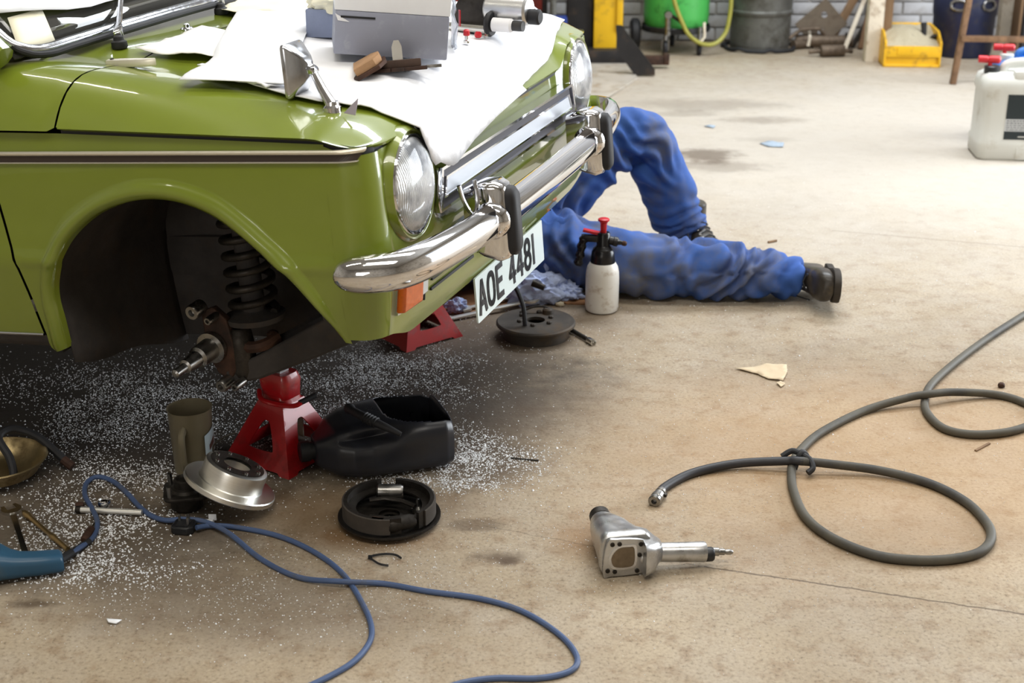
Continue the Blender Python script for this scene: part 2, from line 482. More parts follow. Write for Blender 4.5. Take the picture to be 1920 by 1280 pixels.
# fluorescent lamp housings above the car
M['lamp_white'] = mat('lamp_housing_white', (225, 225, 220), .5)
for (x, y), lb in zip(((-2.2, 1.6), (-.6, .6), (-2.6, 4.2)), ('above the car bonnet', 'above the open floor', 'above the car roof')):
    t = thing('strip_lamp', 'slim white fluorescent strip lamp hanging '+lb, 'lamp', (x, y, 3.565), group='strip lamps under the roof')
    MB().box((0, 0, .025), (1.56, .13, .04), bev=.006).build('housing', M['lamp_white'], t)
    MB().cyl((-.5, 0, .045), (-.5, 0, .635), .005, n=8).build('hanger', M['steel'], t)
    MB().cyl((.5, 0, .045), (.5, 0, .635), .005, n=8).build('hanger', M['steel'], t)

# ------------------------------------------------------------------ things along the back wall
def pole_between(name, pa, pb, w, d, material, label, cat):
    """a plank from pa to pb"""
    a, b_ = Vector(pa), Vector(pb)
    mb = MB().box((0, 0, (b_-a).length/2), (w, d, (b_-a).length), M=basis(a, b_-a), bev=.004)
    return single(mb, name, material, label, cat, base=a)
# white posts
p = G(1638, 118)
t = thing('wall_post', 'flaking white timber post beside the yellow grit bin', 'post', (p.x, p.y+.06, 0))
MB().box((0, 0, 1.6), (.085, .07, 3.2), bev=.004).build('post', M['white_timber'], t)
MB().box((.072, .03, 1.6), (.058, .05, 3.2), bev=.004).build('backing_board', M['timber'], t)
p = AY(1884, 60, 8.55)
t = thing('wall_post', 'white timber post behind the rusty trestle', 'post', (p.x, 8.58, 0))
MB().box((0, 0, 1.6), (.07, .07, 3.2), bev=.004).build('post', M['white_timber'], t)

# yellow stacking bin of grit with a scoop
M['yellow'] = mat('yellow_plastic', (222, 172, 28), .45, var=.08, scale=8, dirt=(130, 98, 40), dirt_amt=.28, dirt_scale=12)
M['grit'] = mat('absorbent_grit', (176, 166, 142), .95, var=.35, scale=300, bump=1.0, bump_scale=260)
p0 = G(1664, 122); p1 = G(1756, 131)
W = .31; D = .34
t = thing('storage_bin', 'open yellow plastic bin full of grey absorbent grit', 'bin', ((p0.x+p1.x)/2+.01, (p0.y+p1.y)/2+D/2, 0), -4)
def slope_panel(x0, x1, prof):
    vs = [(x, y, z) for x in (x0, x1) for y, z in prof]; n = len(prof)
    return vs, [tuple(range(n))[::-1], tuple(range(n, 2*n))]+[(i, (i+1) % n, n+(i+1) % n, n+i) for i in range(n)]
mb = MB()
mb.box((0, 0, .008), (W, D, .016), bev=.003)
prof = [(-D/2, .0), (-D/2, .135), (-D/2+.1, .185), (D/2, .195), (D/2, 0)]
for x in (-W/2, W/2-.012): mb.add(*slope_panel(x, x+.012, prof))
mb.box((0, D/2-.006, .098), (W, .012, .196), bev=.003)
mb.build('shell', M['yellow'], t, bevel=.002)
f = MB().box((0, -D/2+.006, .085), (W-.02, .014, .06), bev=.003).box((0, -D/2+.016, .04), (W-.02, .012, .075), bev=.003).build('front_panel', M['yellow'], t)
MB().box((0, -D/2-.002, .088), (.17, .006, .042), bev=.002).build('label_holder', M['yellow'], f)
def gritf(a, b):
    x, y = lerp(-W/2+.012, W/2-.012, a), lerp(-D/2+.014, D/2-.012, b)
    return (x, y, .112+.075*b+.05*math.sin(PI*a)*math.sin(PI*min(1, b*1.1))+.006*fnz((x, y, 0), 25))
MB().grid(gritf, 26, 26).build('grit', M['grit'], t, smooth=80)['kind'] = 'stuff'
q = AY(1733, 84, p0.y+.06)
s = thing('scoop', 'dark stubby scoop handle stuck in the grit of the yellow bin', 'scoop', (q.x-.012, q.y-.02, .142))
MB().tube([(0, 0, 0), (-.003, .004, .05), (-.006, .01, .085)], lambda t: .014+.004*t, 10).build('handle', M['black_rubber'], s)
MB().grid(lambda a, b: (lerp(-.075, .075, a), -.03+.06*b, .004+.018*(2*a-1)**2), 10, 4).build('blade', M['dark_steel'], s, solid=.003)

# dark blue barrel
M['blue_barrel'] = mat('dark_blue_plastic', (30, 36, 66), .5, var=.2, scale=8, dirt=(66, 62, 64), dirt_amt=.25)
p = AY(1826, 132, 8.0)
t = thing('barrel', 'dark navy plastic barrel with hand holes behind the trestle', 'barrel', (p.x, 8.28, 0))
MB().lathe([(.155, 0), (.168, .02), (.172, .22), (.178, .24), (.18, .33), (.172, .345), (.18, .36), (.182, .62), (.17, .64), (.155, .63), (.155, .1)], 40).build('drum', M['blue_barrel'], t)
for a in (-118, -62):
    x, y = .18*math.cos(math.radians(a)), .18*math.sin(math.radians(a))
    mm = TM(x, y, .30) @ RM('Z', a+90)
    MB().tube([mm @ Vector((.045*math.cos(2*PI*i/16), 0, .028*math.sin(2*PI*i/16))) for i in range(16)], .008, 8, closed=True).build('hand_hole_rim', M['steel'], t)

# rusty steel trestle
M['rust_frame'] = mat('rusty_angle_iron', (120, 92, 68), .6, .4, var=.3, scale=25, dirt=(78, 58, 44), dirt_amt=.4)
a = G(1786, 158); top = AY(1812, -60, a.y+.03)
t = thing('trestle', 'rusty angle iron trestle standing before the blue barrel', 'trestle', (a.x, a.y, 0))
def bar(mb, A, B, w=.03, d=.03): return mb.box((0, 0, (Vector(B)-Vector(A)).length/2), (w, d, (Vector(B)-Vector(A)).length), M=basis(A, Vector(B)-Vector(A)), bev=.003)
hgt = .75; lean = .075
for dx, sg in ((0, 1), (.72, -1)):
    bar(MB(), (dx, 0, 0), (dx+sg*lean, .04, hgt)).build('leg', M['rust_frame'], t)
    if dx: bar(MB(), (dx, .42, 0), (dx+sg*lean, .38, hgt)).build('leg', M['rust_frame'], t)
bar(MB(), (.015, .0, .235), (.72, .0, .225)).build('rail', M['rust_frame'], t)
bar(MB(), (.69, .02, .24), (.69, .38, .24)).build('rail', M['rust_frame'], t)
bar(MB(), (.06, .2, hgt), (.66, .2, hgt), .06, .44).build('top', M['rust_frame'], t)

# shelving at the right edge, small red boxes
M['shelf_grey'] = mat('dark_grey_sheet_metal', (66, 68, 74), .55, .3, var=.15)
M['red_box'] = mat('red_card', (178, 36, 34), .6, var=.1)
p = AY(1900, 60, 8.45)
t = thing('shelf_rack', 'pale wooden shelf rack against the wall by the trestle', 'shelf', (p.x+.30, 8.52, 0))
for x in (-.27, .27): MB().box((x, 0, .6), (.03, .2, 1.2), bev=.003).build('upright', M['timber'], t)
for z in (.06, .27, .5): MB().box((0, 0, z), (.51, .2, .02), bev=.003).build('shelf_board', M['white_timber'], t)
single(MB().box((p.x+.19, 8.50, .3475), (.09, .11, .135), bev=.003), 'carton', M['red_box'], 'small red carton on the shelf rack', 'box')
p = AY(1905, 60, 7.9)
single(MB().box((p.x+.16, 7.98, .3), (.2, .05, .6), bev=.004), 'metal_sheet', M['shelf_grey'], 'dark grey sheet metal standing on edge beyond the trestle rail', 'sheet', base=(p.x+.16, 7.98, 0))

# leaning planks, rods and the rusty plate
sheet = mat('rusty_grey_sheet', (104, 92, 78), .75, .3, var=.3, scale=14, dirt=(70, 56, 44), dirt_amt=.4)
c = AY(1543, 62, 8.45)
mm = basis((c.x, 8.52, .138), (0, -1, .35), (1, 0, 0)) @ RM('Z', 40)
mb = MB().plate([(-.12, -.10), (.12, -.10), (.12, .10), (-.12, .10)], [[(.018*math.cos(k*PI/5)+.05, .018*math.sin(k*PI/5)+.03) for k in range(10)], [(.02*math.cos(k*PI/5)-.03, .012*math.sin(k*PI/5)-.03) for k in range(10)]], -.002, .002, mm)
single(mb, 'metal_plate', sheet, 'square rusty steel plate leaning cornerwise on the brick wall', 'plate', smooth=0)
def leaning(name, top_px, bot_px, w, d, material, label):
    b_ = G(*bot_px); b_.z = 0
    tp = AY(top_px[0], top_px[1], YB-.03)
    dirn = (tp-b_)
    return pole_between(name, b_, b_+dirn*2.2 if (b_+dirn*2.2).y < YB-.02 else Vector(b_)+dirn, w, d, material, label, 'plank')
def lean2(name, x0, x1, ybot, L, w, d, material, label):
    """a board leaning on the back wall; x0 foot, x1 where the frame's top cuts it"""
    foot = AY(x0, 100, ybot); foot = Vector((foot.x, ybot, .004))
    cut = AY(x1, 0, YB-.08); dirn = Vector((cut.x-foot.x, YB-.06-ybot, cut.z)); 
    end = foot+Vector((dirn.x*L, dirn.y, dirn.z*L))
    return pole_between(name, foot, end, w, d, material, label, 'plank')
lean2('plank', 1548, 1590, 8.5, 2.6, .05, .02, M['timber'], 'dark brown plank leaning behind the rusty steel plate')
lean2('batten', 1582, 1606, 8.4, 2.4, .025, .02, M['white_timber'], 'slim pale batten leaning over the scrap exhaust pipes')
lean2('iron_rod', 1612, 1622, 8.45, 2.8, .03, .03, M['rust_frame'], 'upright brown iron bar leaning just before the white post')
lean2('iron_rod', 1596, 1640, 8.5, 2.2, .028, .02, M['dark_steel'], 'dark slanted flat bar crossing behind the brown iron bar')

# scrap exhaust parts
scrap = mat('scrap_steel', (112, 98, 84), .6, .5, var=.3, scale=20, dirt=(70, 58, 48), dirt_amt=.5)
p = G(1562, 108)
t = thing('exhaust_silencer', 'small rusty exhaust silencer lying before the scrap pipes', 'exhaust', (p.x, p.y+.03, .034), 8)
MB().lathe([(.01, -.075), (.03, -.07), (.034, -.06), (.034, .06), (.03, .07), (.012, .075)], 18, RM('Y', 90)).build('canister', scrap, t)
MB().cyl((-.07, 0, 0), (-.13, .03, -.01), .012).cyl((.07, 0, 0), (.12, 0, -.008), .012).build('pipe', scrap, t)
p = G(1572, 100)
t = thing('exhaust_pipe', 'thick rusty pipe with clamp lying by the wall', 'exhaust', (p.x, p.y+.16, .04), -6)
MB().cyl((-.22, 0, .006), (.11, 0, .006), .034).build('pipe', scrap, t)
MB().tube([(.075+.0*k, .044*math.cos(k*PI/8), .006+.044*math.sin(k*PI/8)) for k in range(16)], .007, 8, closed=True).build('clamp', M['dark_steel'], t)
MB().tube([(-.05, -.0, .04), (-.09, -.02, .08), (-.19, -.03, .075), (-.27, -.05, .02), (-.30, -.08, -.02)], .012, 8).build('bracket_arm', scrap, t)
p = G(1500, 92)
t = thing('exhaust_bracket', 'short dirty pipe stub with bent strap beside the grey drum', 'exhaust', (p.x+.03, p.y+.02, .018), 30)
MB().cyl((-.09, 0, .01), (.07, 0, .01), .026).build('pipe', scrap, t)
MB().tube([(.0, -.03, 0), (.01, -.03, .05), (.03, .0, .075), (.06, .02, .06), (.09, .03, .01)], .010, 8).build('strap', M['white_timber'], t)

# grey steel drum with a loop of cable round its foot
galv = mat('dirty_galvanised_steel', (112, 112, 108), .55, .5, var=.3, scale=5, dirt=(66, 60, 50), dirt_amt=.5, dirt_scale=6)
p = G(1433, 100); DX, DY = p.x, p.y+.19
t = thing('steel_drum', 'dented grey galvanised steel drum against the brick wall', 'drum', (DX, DY, 0))
MB().lathe([(.165, 0), (.172, .006), (.178, .2), (.186, .21), (.187, .225), (.18, .235), (.185, .5), (.192, .51), (.192, .52), (.18, .52), (.175, .03)], 40).build('shell', galv, t)
mb = MB()
pts = [(DX+.215*math.cos(a*PI/18)+.01*math.sin(a), DY-.01+.205*math.sin(a*PI/18), .012+.010*(a % 5 == 2)) for a in range(-34, 1)]
mb.tube(catmull(pts, 2), .011, 8)
single(mb, 'black_cable', M['black_rubber'], 'thick black cable looped round the foot of the grey drum', 'cable')

# green mobile tank on castors with its hose
green = mat('bright_green_enamel', (70, 166, 78), .4, var=.06, scale=6, dirt=(30, 96, 40), dirt_amt=.2)
p = G(1245, 102); TX, TY = AY(1268, 60, p.y+.1).x, p.y+.14
t = thing('oil_drainer', 'bright green tank on castors with a yellow hose', 'tank', (TX, TY, 0))
MB().lathe([(.0, .115), (.10, .118), (.165, .135), (.186, .165), (.19, .21), (.19, .80), (.17, .86), (.05, .9)], 40).build('tank', green, t)
MB().lathe([(.196, .12), (.2, .125), (.2, .15), (.196, .155)], 32, cap=(False, False)).build('base_ring', M['black_plastic'], t)
for x, y, r in ((-.075, -.16, .042), (.12, -.16, .035), (.0, .17, .035)):
    cst = MB().tube([(x, y, .16), (x, y, .075)], .012, 8).box((x-.018, y, .06), (.006, .03, .06)).box((x+.018, y, .06), (.006, .03, .06)).build('castor', M['steel'], t)
    MB().lathe([(.012, -.011), (r-.006, -.012), (r, -.006), (r, .006), (r-.006, .012), (.012, .011)], 20, TM(x, y-.01, r) @ RM('Y', 90)).build('castor_wheel', M['black_rubber'], cst)
wheel = MB().lathe([(.03, -.025), (.075, -.028), (.092, -.015), (.092, .015), (.075, .028), (.03, .025)], 26, TM(-.235, .03, .092) @ RM('Y', 90)).build('wheel', M['black_rubber'], t)
MB().lathe([(.0, -.03), (.032, -.03), (.04, -.02), (.04, .02), (.032, .03), (0, .03)], 16, TM(-.235, .03, .092) @ RM('Y', 90)).build('hub', M['steel'], wheel)
v_ = MB().tube([(-.068, -.2, .23), (-.068, -.205, .12)], .016, 10).cyl((-.068, -.19, .235), (-.068, -.225, .235), .024, .02).build('valve', M['steel'], t)
MB().tube([(-.05, -.21, .23), (-.0, -.215, .20), (.06, -.21, .125)], .010, 8).build('lever', M['dark_steel'], v_)
MB().tube([(.14, -.19, .19), (.145, -.2, .11), (.12, -.2, .075)], .008, 8).build('drain_pipe', M['white_timber'], t)
hosey = mat('yellow_green_hose', (150, 146, 62), .45, var=.1)
hp = [AY(x, y, p.y-.10+dy) for x, y, dy in ((1258, -30, .0), (1266, 8, 0), (1278, 40, 0), (1292, 66, .0), (1315, 82, .03), (1340, 82, .06), (1360, 62, .09), (1368, 30, .1), (1371, 0, .1), (1373, -40, .1))]
MB().tube(catmull([(q.x-TX, q.y-TY, q.z) for q in hp], 5), .0125, 10).build('hose', hosey, t)

# two-post vehicle lift column, its brace, floor plate and arm
lift_y = mat('worn_yellow_enamel', (226, 178, 30), .5, var=.08, scale=4, dirt=(96, 72, 40), dirt_amt=.32, dirt_scale=7)
lift_k = mat('black_scuffed_steel', (40, 38, 38), .55, .3, var=.25, scale=10, dirt=(78, 62, 48), dirt_amt=.25)
p = G(1140, 116)
t = thing('lift_column', 'yellow steel column of a vehicle lift with black brace', 'lift', (p.x, p.y, 0))
cx0 = AY(1112, 60, p.y).x-p.x; cx1 = AY(1165, 60, p.y).x-p.x
MB().box(((cx0+cx1)/2-.012, .09, 1.6), (cx1-cx0-.03, .2, 3.1), bev=.006).build('column', lift_y, t)
MB().box((cx1-.012, -.012, 1.66), (.035, .022, 2.98), bev=.004).build('edge_flange', lift_y, t)
MB().box((cx0-.075, .12, 1.6), (.14, .2, 3.1), bev=.006).build('back_channel', lift_k, t)
MB().box(((cx0+cx1)/2-.05, .06, .04), (.34, .34, .08), bev=.006).build('base_block', lift_k, t)
a = [AY(x, y, p.y-.45) for x, y in ((1155, 48), (1166, 48), (1228, 130), (1228, 141), (1190, 141), (1158, 96))]
br = MB().prism([(q.x-p.x, max(0, q.z)) for q in a], -.012, .012, TM(0, -.44, 0) @ RM('X', 90))
br.build('brace_plate', lift_k, t)
MB().box((cx1+.17, -.20, .045), (.16, .05, .05), bev=.006).box((cx1+.235, -.20, .055), (.03, .06, .05), bev=.004).build('arm_end', M['rust'], t)
q = [G(*px) for px in ((1020, 118), (1180, 122), (1196, 150), (1090, 215), (960, 215))]
single(MB().prism([(v.x, v.y) for v in q], 0, .012, bev=.003), 'floor_plate', mat('scuffed_pale_steel_plate', (176, 168, 156), .6, .1, var=.12, scale=8, dirt=(140, 120, 96), dirt_amt=.35), 'pale scuffed steel plate on the floor at the lift column', 'plate', smooth=0)
# dim clutter seen past the far edge of the bonnet
p = AY(1000, 8, 8.3)
t = thing('tool_cabinet', 'dark red tool cabinet behind the car bonnet', 'cabinet', (p.x-.35, 8.48, 0))
cab = mat('dull_red_steel', (120, 38, 30), .5, var=.2, scale=5, dirt=(44, 34, 30), dirt_amt=.5)
MB().box((0, 0, .42), (.86, .42, .84), bev=.008).build('body', lift_k, t)
for k in range(4):
    d = MB().box((0, -.216, .14+.19*k), (.80, .02, .16), bev=.006).build('drawer', cab, t)
    MB().box((0, -.232, .18+.19*k), (.5, .014, .018), bev=.004).build('handle', M['steel'], d)
p = AY(1038, 8, 7.8)
single(MB().cyl((p.x, 7.9, 0), (p.x, 7.9, 1.5), .018, n=12), 'steel_pipe', galv, 'pale upright pipe standing between cabinet and lift column', 'pipe')
p = AY(1047, 25, 7.6)
single(MB().box((p.x+.0, 7.7, .15), (.10, .10, .3), bev=.01), 'blue_tin', mat('deep_blue_tin', (28, 52, 120), .4), 'small deep blue tin by the lift column', 'tin')

# ------------------------------------------------------------------ jerrycans at the right edge
canw = mat('milky_white_plastic', (206, 206, 200), .45, var=.05, scale=5, dirt=(160, 148, 126), dirt_amt=.22, dirt_scale=7)
canb = mat('blue_plastic', (44, 112, 190), .4, var=.06, dirt=(60, 90, 130), dirt_amt=.2)
redcap = mat('red_plastic', (196, 34, 44), .35, var=.06)
lab_dark = mat('dark_label', (30, 40, 44), .4, var=.1, scale=3)
lab_pale = mat('pale_label', (186, 188, 190), .5)
ink = mat('label_ink', (48, 50, 54), .6)
def rrect(w, d, r, n=4, cx=0, cy=0):
    out = []
    for sx, sy, a0 in ((1, 1, 0), (-1, 1, 90), (-1, -1, 180), (1, -1, 270)):
        for k in range(n+1):
            a = math.radians(a0+90*k/n); out.append((cx+sx*(w/2-r)+r*math.cos(a), cy+sy*(d/2-r)+r*math.sin(a)))
    return out
def text_curve(body, size, material, parent, mtx, name='lettering', depth=.0004, xs=1.0, align='LEFT', space=1.0):
    cu = bpy.data.curves.new(name, 'FONT'); cu.body = body; cu.size = size; cu.extrude = depth; cu.align_x = align; cu.space_character = space
    cu.resolution_u = 3
    o = bpy.data.objects.new(name, cu); COL.objects.link(o)
    dg = bpy.context.evaluated_depsgraph_get(); me = bpy.data.meshes.new_from_object(o.evaluated_get(dg))
    bpy.data.objects.remove(o); me.name = name
    for v in me.vertices: v.co = mtx @ Vector((v.co.x*xs, v.co.y, v.co.z))
    me.materials.clear(); me.materials.append(material)
    o = bpy.data.objects.new(name, me); COL.objects.link(o); o.parent = parent
    return o
def jerrycan(loc, rot, material, label, h=.385, labelled=False):
    t = thing('jerrycan', label, 'jerrycan', loc, rot, group='jerrycans by the trestle')
    w, d = .30, .23
    lv = [(.0, .92, .03), (.012, .985, .035), (.06, .995, .04), (.075, 1.0, .04), (.085, .965, .04), (h*.70, .965, .04), (h*.72, 1.0, .04), (h*.80, 1.0, .045), (h*.86, .96, .05), (h*.90, .8, .05), (h*.905, .5, .05)]
    MB().loft([[(x, y, z) for x, y in rrect(w*s, d*s, r)] for z, s, r in lv]).build('body', material, t, smooth=50)
    hb = catmull([(-.06, 0, h*.88), (-.045, 0, h*.97), (0.02, 0, h), (.10, 0, h*.985), (.125, 0, h*.88)], 6)
    MB().tube(hb, .017, 10, flat=1.1).build('handle', material, t)
    for sy in (-.085, .085): MB().box((.045, sy, h*.885), (.16, .05, .05), bev=.016).build('shoulder', material, t)
    cp = MB().lathe([(.028, 0), (.031, .006), (.031, .03), (.026, .034)], 20, TM(-.105, -.01, h*.875)).build('neck_cap', M['black_plastic'] if labelled else canw, t)
    MB().cyl((-.115, -.01, h*.875+.03), (-.115, -.01, h*.875+.05), .009).build('tap_stem', redcap, cp)
    MB().lathe([(.010, -.048), (.015, -.046), (.015, -.012), (.012, -.008), (.016, .0), (.016, .034), (.010, .04)], 14, TM(-.115, -.01, h*.875+.058) @ RM('Y', 90) @ RM('X', 8)).build('tap_body', redcap, cp)
    for zz in (.035, .105): MB().box((.06, -d/2+.0015, zz-.005), (.11, .005, .05 if zz < .05 else .004), bev=.002).build('moulded_panel', material, t)
    if labelled:
        y = -d*.965/2-.0008
        for z0, z1, mm in ((.172, .272, lab_dark), (.122, .172, lab_pale), (.088, .122, lab_dark)):
            L = MB().box((.035, y, (z0+z1)/2), (.17, .0016, z1-z0)).build('label_band', mm, t, smooth=0)
            if mm is lab_pale:
                rw = random.Random(4); pr = MB()      # print too small to read: rows of word-length dashes
                for i in range(5):
                    x = -.044
                    while x < (.09, .105, .095, .06, .03)[i]:
                        L_ = rw.uniform(.006, .018); pr.box((x+L_/2, y-.0012, .165-.0092*i), (L_, .0006, .0030 if i < 2 else .0022)); x += L_+.004
                pr.build('print_rows', ink, L, smooth=0)
    return t
p = G(1838, 303)
jerrycan((p.x+.15, p.y+.125, 0), -6, canw, 'milky white jerrycan with red tap and dark label', labelled=True)
p2 = AY(1866, 120, p.y+.44)
jerrycan((p.x+.305, p.y+.42, 0), -6, canb, 'blue jerrycan with red tap behind the white jerrycan')
# ------------------------------------------------------------------ the green car, nose raised on stands
# local frame: u forward, v to the car's left (away from the photographer), w up from the headlamp centres
TH, PH = math.radians(18.35), math.radians(4.5)
U0 = Vector((math.cos(TH), -math.sin(TH), 0)); VV = Vector((math.sin(TH), math.cos(TH), 0)); W0 = Vector((0, 0, 1))
UU = U0*math.cos(PH)+W0*math.sin(PH); WW = W0*math.cos(PH)-U0*math.sin(PH)
CO = Vector((-.0028, 3.139, .719))
CZ = .719
crot = Matrix((UU, VV, WW)).transposed()
car = thing('car', 'olive green vintage saloon car jacked up on red axle stands', 'car', CO-WW*CZ, crot)
LT = TM(0, 0, CZ)                       # car design coordinates -> empty's coordinates
def cw(a): return CO+UU*a[0]+VV*a[1]+WW*a[2]
def cb(mb, name, m, parent=car, **kw): return mb.build(name, m, parent, M=LT, **kw)

SIDE = .74
def seam(u): return interp(u, [(-2.9, .17), (-1.2, .155), (-.645, .143), (-.06, .118), (-.01, .100), (.1, .096)])
def front_lip(v):
    return lerp(.050, .097, sstep(.40, .50, abs(v)))
def ufront(v): return .0-.012*(v/.6)**2
def outline(n_side=26, n_corner=14, n_front=44, u_back=-.645, r=.065, grow=0.0):
    """plan outline at the belt seam: near side, corner, front, corner, far side"""
    pts = []
    uf = ufront(.6)
    for i in range(n_side): pts.append((lerp(u_back, uf-r, i/n_side), -SIDE))
    for i in range(n_corner):
        a = PI/2*i/n_corner
        pts.append((uf-r+r*math.sin(a), -SIDE+r-r*math.cos(a)))
    for i in range(n_front//2+1):
        v = lerp(-SIDE+r, 0, i/(n_front//2)); pts.append((ufront(v), v))
    far = [(u, -v) for u, v in pts[::-1][1:]]
    P = pts+far
    if grow:
        out = []
        for i, p in enumerate(P):
            a, b = P[max(i-1, 0)], P[min(i+1, len(P)-1)]
            t = Vector((b[0]-a[0], b[1]-a[1])).normalized(); out.append((p[0]+t.y*grow, p[1]-t.x*grow))
        return out
    return P
def tuck(w):
    """outward offset of the body side at height w"""
    return interp(w, [(-.40, -.07), (-.30, -.030), (-.265, -.022), (-.22, -.013), (-.17, -.005), (-.125, .003), (-.118, .008), (-.09, .003), (-.03, .0), (.04, -.001), (.09, -.004), (.12, -.008), (.16, -.013)])
def ptuck(w, v):
    """the same for the nose, which tucks under less"""
    f = sstep(.70, .58, abs(v))
    return lerp(tuck(w), interp(w, [(-.30, -.034), (-.26, -.016), (-.2, -.004), (-.125, .003), (-.118, .006), (-.09, .002), (-.03, 0), (.16, -.01)]), f)
def lipz(u, v):
    """height of the belt seam at an outline point"""
    f = sstep(-.12, -.03, u)
    return lerp(seam(u), front_lip(v), f)

# front panel: wraps from the near wing round the nose to the far wing
UF = -.098
P = outline(n_side=1, n_front=88, u_back=UF-.0005)
NR = 26
def wbot(u, v):
    k = sstep(-.12, -.02, u)
    return lerp(-.262, -.296, sstep(.70, .55, abs(v))*k)
rows = []
for j in range(NR+1):
    row = []
    for i, (u, v) in enumerate(P):
        a, b = P[max(i-1, 0)], P[min(i+1, len(P)-1)]
        t = Vector((b[0]-a[0], b[1]-a[1])).normalized()
        top = lipz(u, v)-.008
        w = lerp(wbot(u, v), top, j/NR)
        d = ptuck(w, v)
        # shallow recess behind the grille bar
        if abs(v) < .47 and -.10 < w < .09: d -= .016*sstep(.47, .44, abs(v))*sstep(-.10, -.085, w)
        row.append((u+t.y*d, v-t.x*d, w))
    rows.append(row)
ret = [(p[0]*.96-.02, p[1]*.97, p[2]-.004) for p in rows[-1]]
ret0 = [(p[0]*.9-.05, p[1]*.93, p[2]+.006) for p in rows[0]]
mb = MB().loft([ret0]+rows+[ret], cap=False, closed=False)
cb(mb, 'front_panel', M['paint'], smooth=50)

# near and far wings with their wheel arches
ARC = (-.44, -.22)
arch_in = [(-.742, -.31), (-.735, -.25), (-.731, -.194), (-.714, -.146), (-.672, -.079), (-.608, -.028), (-.543, -.001), (-.474, .011), (-.405, .005), (-.341, -.019), (-.284, -.059), (-.234, -.103), (-.202, -.133), (-.170, -.174), (-.145, -.208), (-.118, -.251), (-.108, -.268)]
arch_out = [(-.775, -.31), (-.768, -.25), (-.762, -.195), (-.741, -.132), (-.690, -.058), (-.632, -.010), (-.572, .022), (-.506, .043), (-.446, .047), (-.390, .040), (-.326, .018), (-.276, -.018), (-.235, -.055), (-.197, -.088), (-.165, -.128), (-.132, -.19), (-.112, -.235), (-.102, -.262)]
def polar(pts):
    q = sorted(((math.atan2(w-ARC[1], u-ARC[0]) % (2*PI) if math.atan2(w-ARC[1], u-ARC[0]) > -1.2 and u < ARC[0] or w > ARC[1] else math.atan2(w-ARC[1], u-ARC[0])), math.hypot(u-ARC[0], w-ARC[1])) for u, w in pts)
    return q
def ang(u, w):
    a = math.atan2(w-ARC[1], u-ARC[0])
    if a < -1.57: a += 2*PI
    return a
pin = sorted((ang(*p), math.hypot(p[0]-ARC[0], p[1]-ARC[1])) for p in catmull([(*p, 0) for p in arch_in], 4) for p in [(p[0], p[1])])
pou = sorted((ang(*p), math.hypot(p[0]-ARC[0], p[1]-ARC[1])) for p in catmull([(*p, 0) for p in arch_out], 4) for p in [(p[0], p[1])])
a0, a1 = pin[0][0], pin[-1][0]
BOT = -.262
def door_u(w): return interp(w, [(-.30, -.782), (-.278, -.780), (-.20, -.784), (-.12, -.794), (-.004, -.809), (.15, -.822)])
def outer_pt(a):
    """where the ray from the arch centre leaves the wing panel"""
    du, dw = math.cos(a), math.sin(a); lo, hi = .1, 1.2
    for _ in range(40):
        m = (lo+hi)/2; u, w = ARC[0]+du*m, ARC[1]+dw*m
        if u < UF and w < seam(u)-.008 and u > door_u(w)+.002 and w > -.315: lo = m
        else: hi = m
    return lo
angs = [lerp(a0, a1, k/120) for k in range(121)]
for cu_, cw_ in ((UF, seam(UF)-.008), (door_u(.13)+.002, seam(-.82)-.008)): angs.append(ang(cu_, cw_))
angs.sort()
def wing(sgn, name):
    rings = []
    prof = [(-.003, -.016), (-.001, -.005), (0, 0), (.25, .011), (.55, .0125), (.85, .006), (1.0, 0.0)]
    for f, off in prof:
        r = []
        for a in angs:
            ri, ro = interp(a, pin), interp(a, pou)
            ro = max(ro, ri+.012)
            k = ri+f*(ro-ri) if f >= 0 else ri+f
            u, w = ARC[0]+math.cos(a)*k, ARC[1]+math.sin(a)*k
            fade = sstep(a0, a0+.25, a) if f > 0 else 1
            r.append((u, sgn*(SIDE+tuck(w)+off*(fade if off > 0 else 1)), w))
        rings.append(r)
    for f in (.06, .14, .25, .4, .55, .7, .85, 1.0):
        r = []
        for a in angs:
            ri, ro = interp(a, pin), interp(a, pou); ro = max(ro, ri+.012)
            k = lerp(ro, max(outer_pt(a), ro+.001), f)
            u, w = ARC[0]+math.cos(a)*k, ARC[1]+math.sin(a)*k
            r.append((u, sgn*(SIDE+tuck(w)), w))
        rings.append(r)
    return cb(MB().loft(rings, cap=False, closed=False), name, M['paint'], smooth=60)
wing(-1, 'wing'); wing(1, 'wing')

# doors, sills, rear body
def door_panel(sgn):
    def f(a, b):
        w = lerp(-.278, seam(-1.2)-.008, b); u = lerp(door_u(w)-.004, -1.72, a); return (u, sgn*(SIDE+tuck(w)), w)
    mb = MB().grid(f, 24, 18)
    d = cb(mb, 'door', M['paint'], smooth=50)
    edge = MB().tube([(lerp(door_u(-.278)-.004, -1.72, k/10), sgn*(SIDE+tuck(-.278)+.001), -.279) for k in range(11)], .003, 6)
    cb(edge, 'edge_trim', M['old_chrome'], d)
    return d
door_panel(-1); door_panel(1)
for sg in (-1, 1):
    mb = MB().grid(lambda a, b: (lerp(-.745, -1.75, a), sg*(SIDE+interp(b, [(0, -.055), (.5, -.035), (1, -.032)])), lerp(-.315, -.283, b)), 6, 4)
    mb.grid(lambda a, b: (lerp(-.745, -1.75, a), sg*(SIDE-.055-.2*b), -.315), 2, 2)
    cb(mb, 'sill', M['under'], smooth=60)
def rear_ring(u, k):
    out = []
    for i in range(33):
        a = PI*(-.25)+PI*1.5*i/32
        c, s = math.cos(a), math.sin(a)
        y = SIDE*k*math.copysign(abs(c)**.35, c); z = -.06+.24*math.copysign(abs(s)**.5, s)
        out.append((u, y, z))
    return out
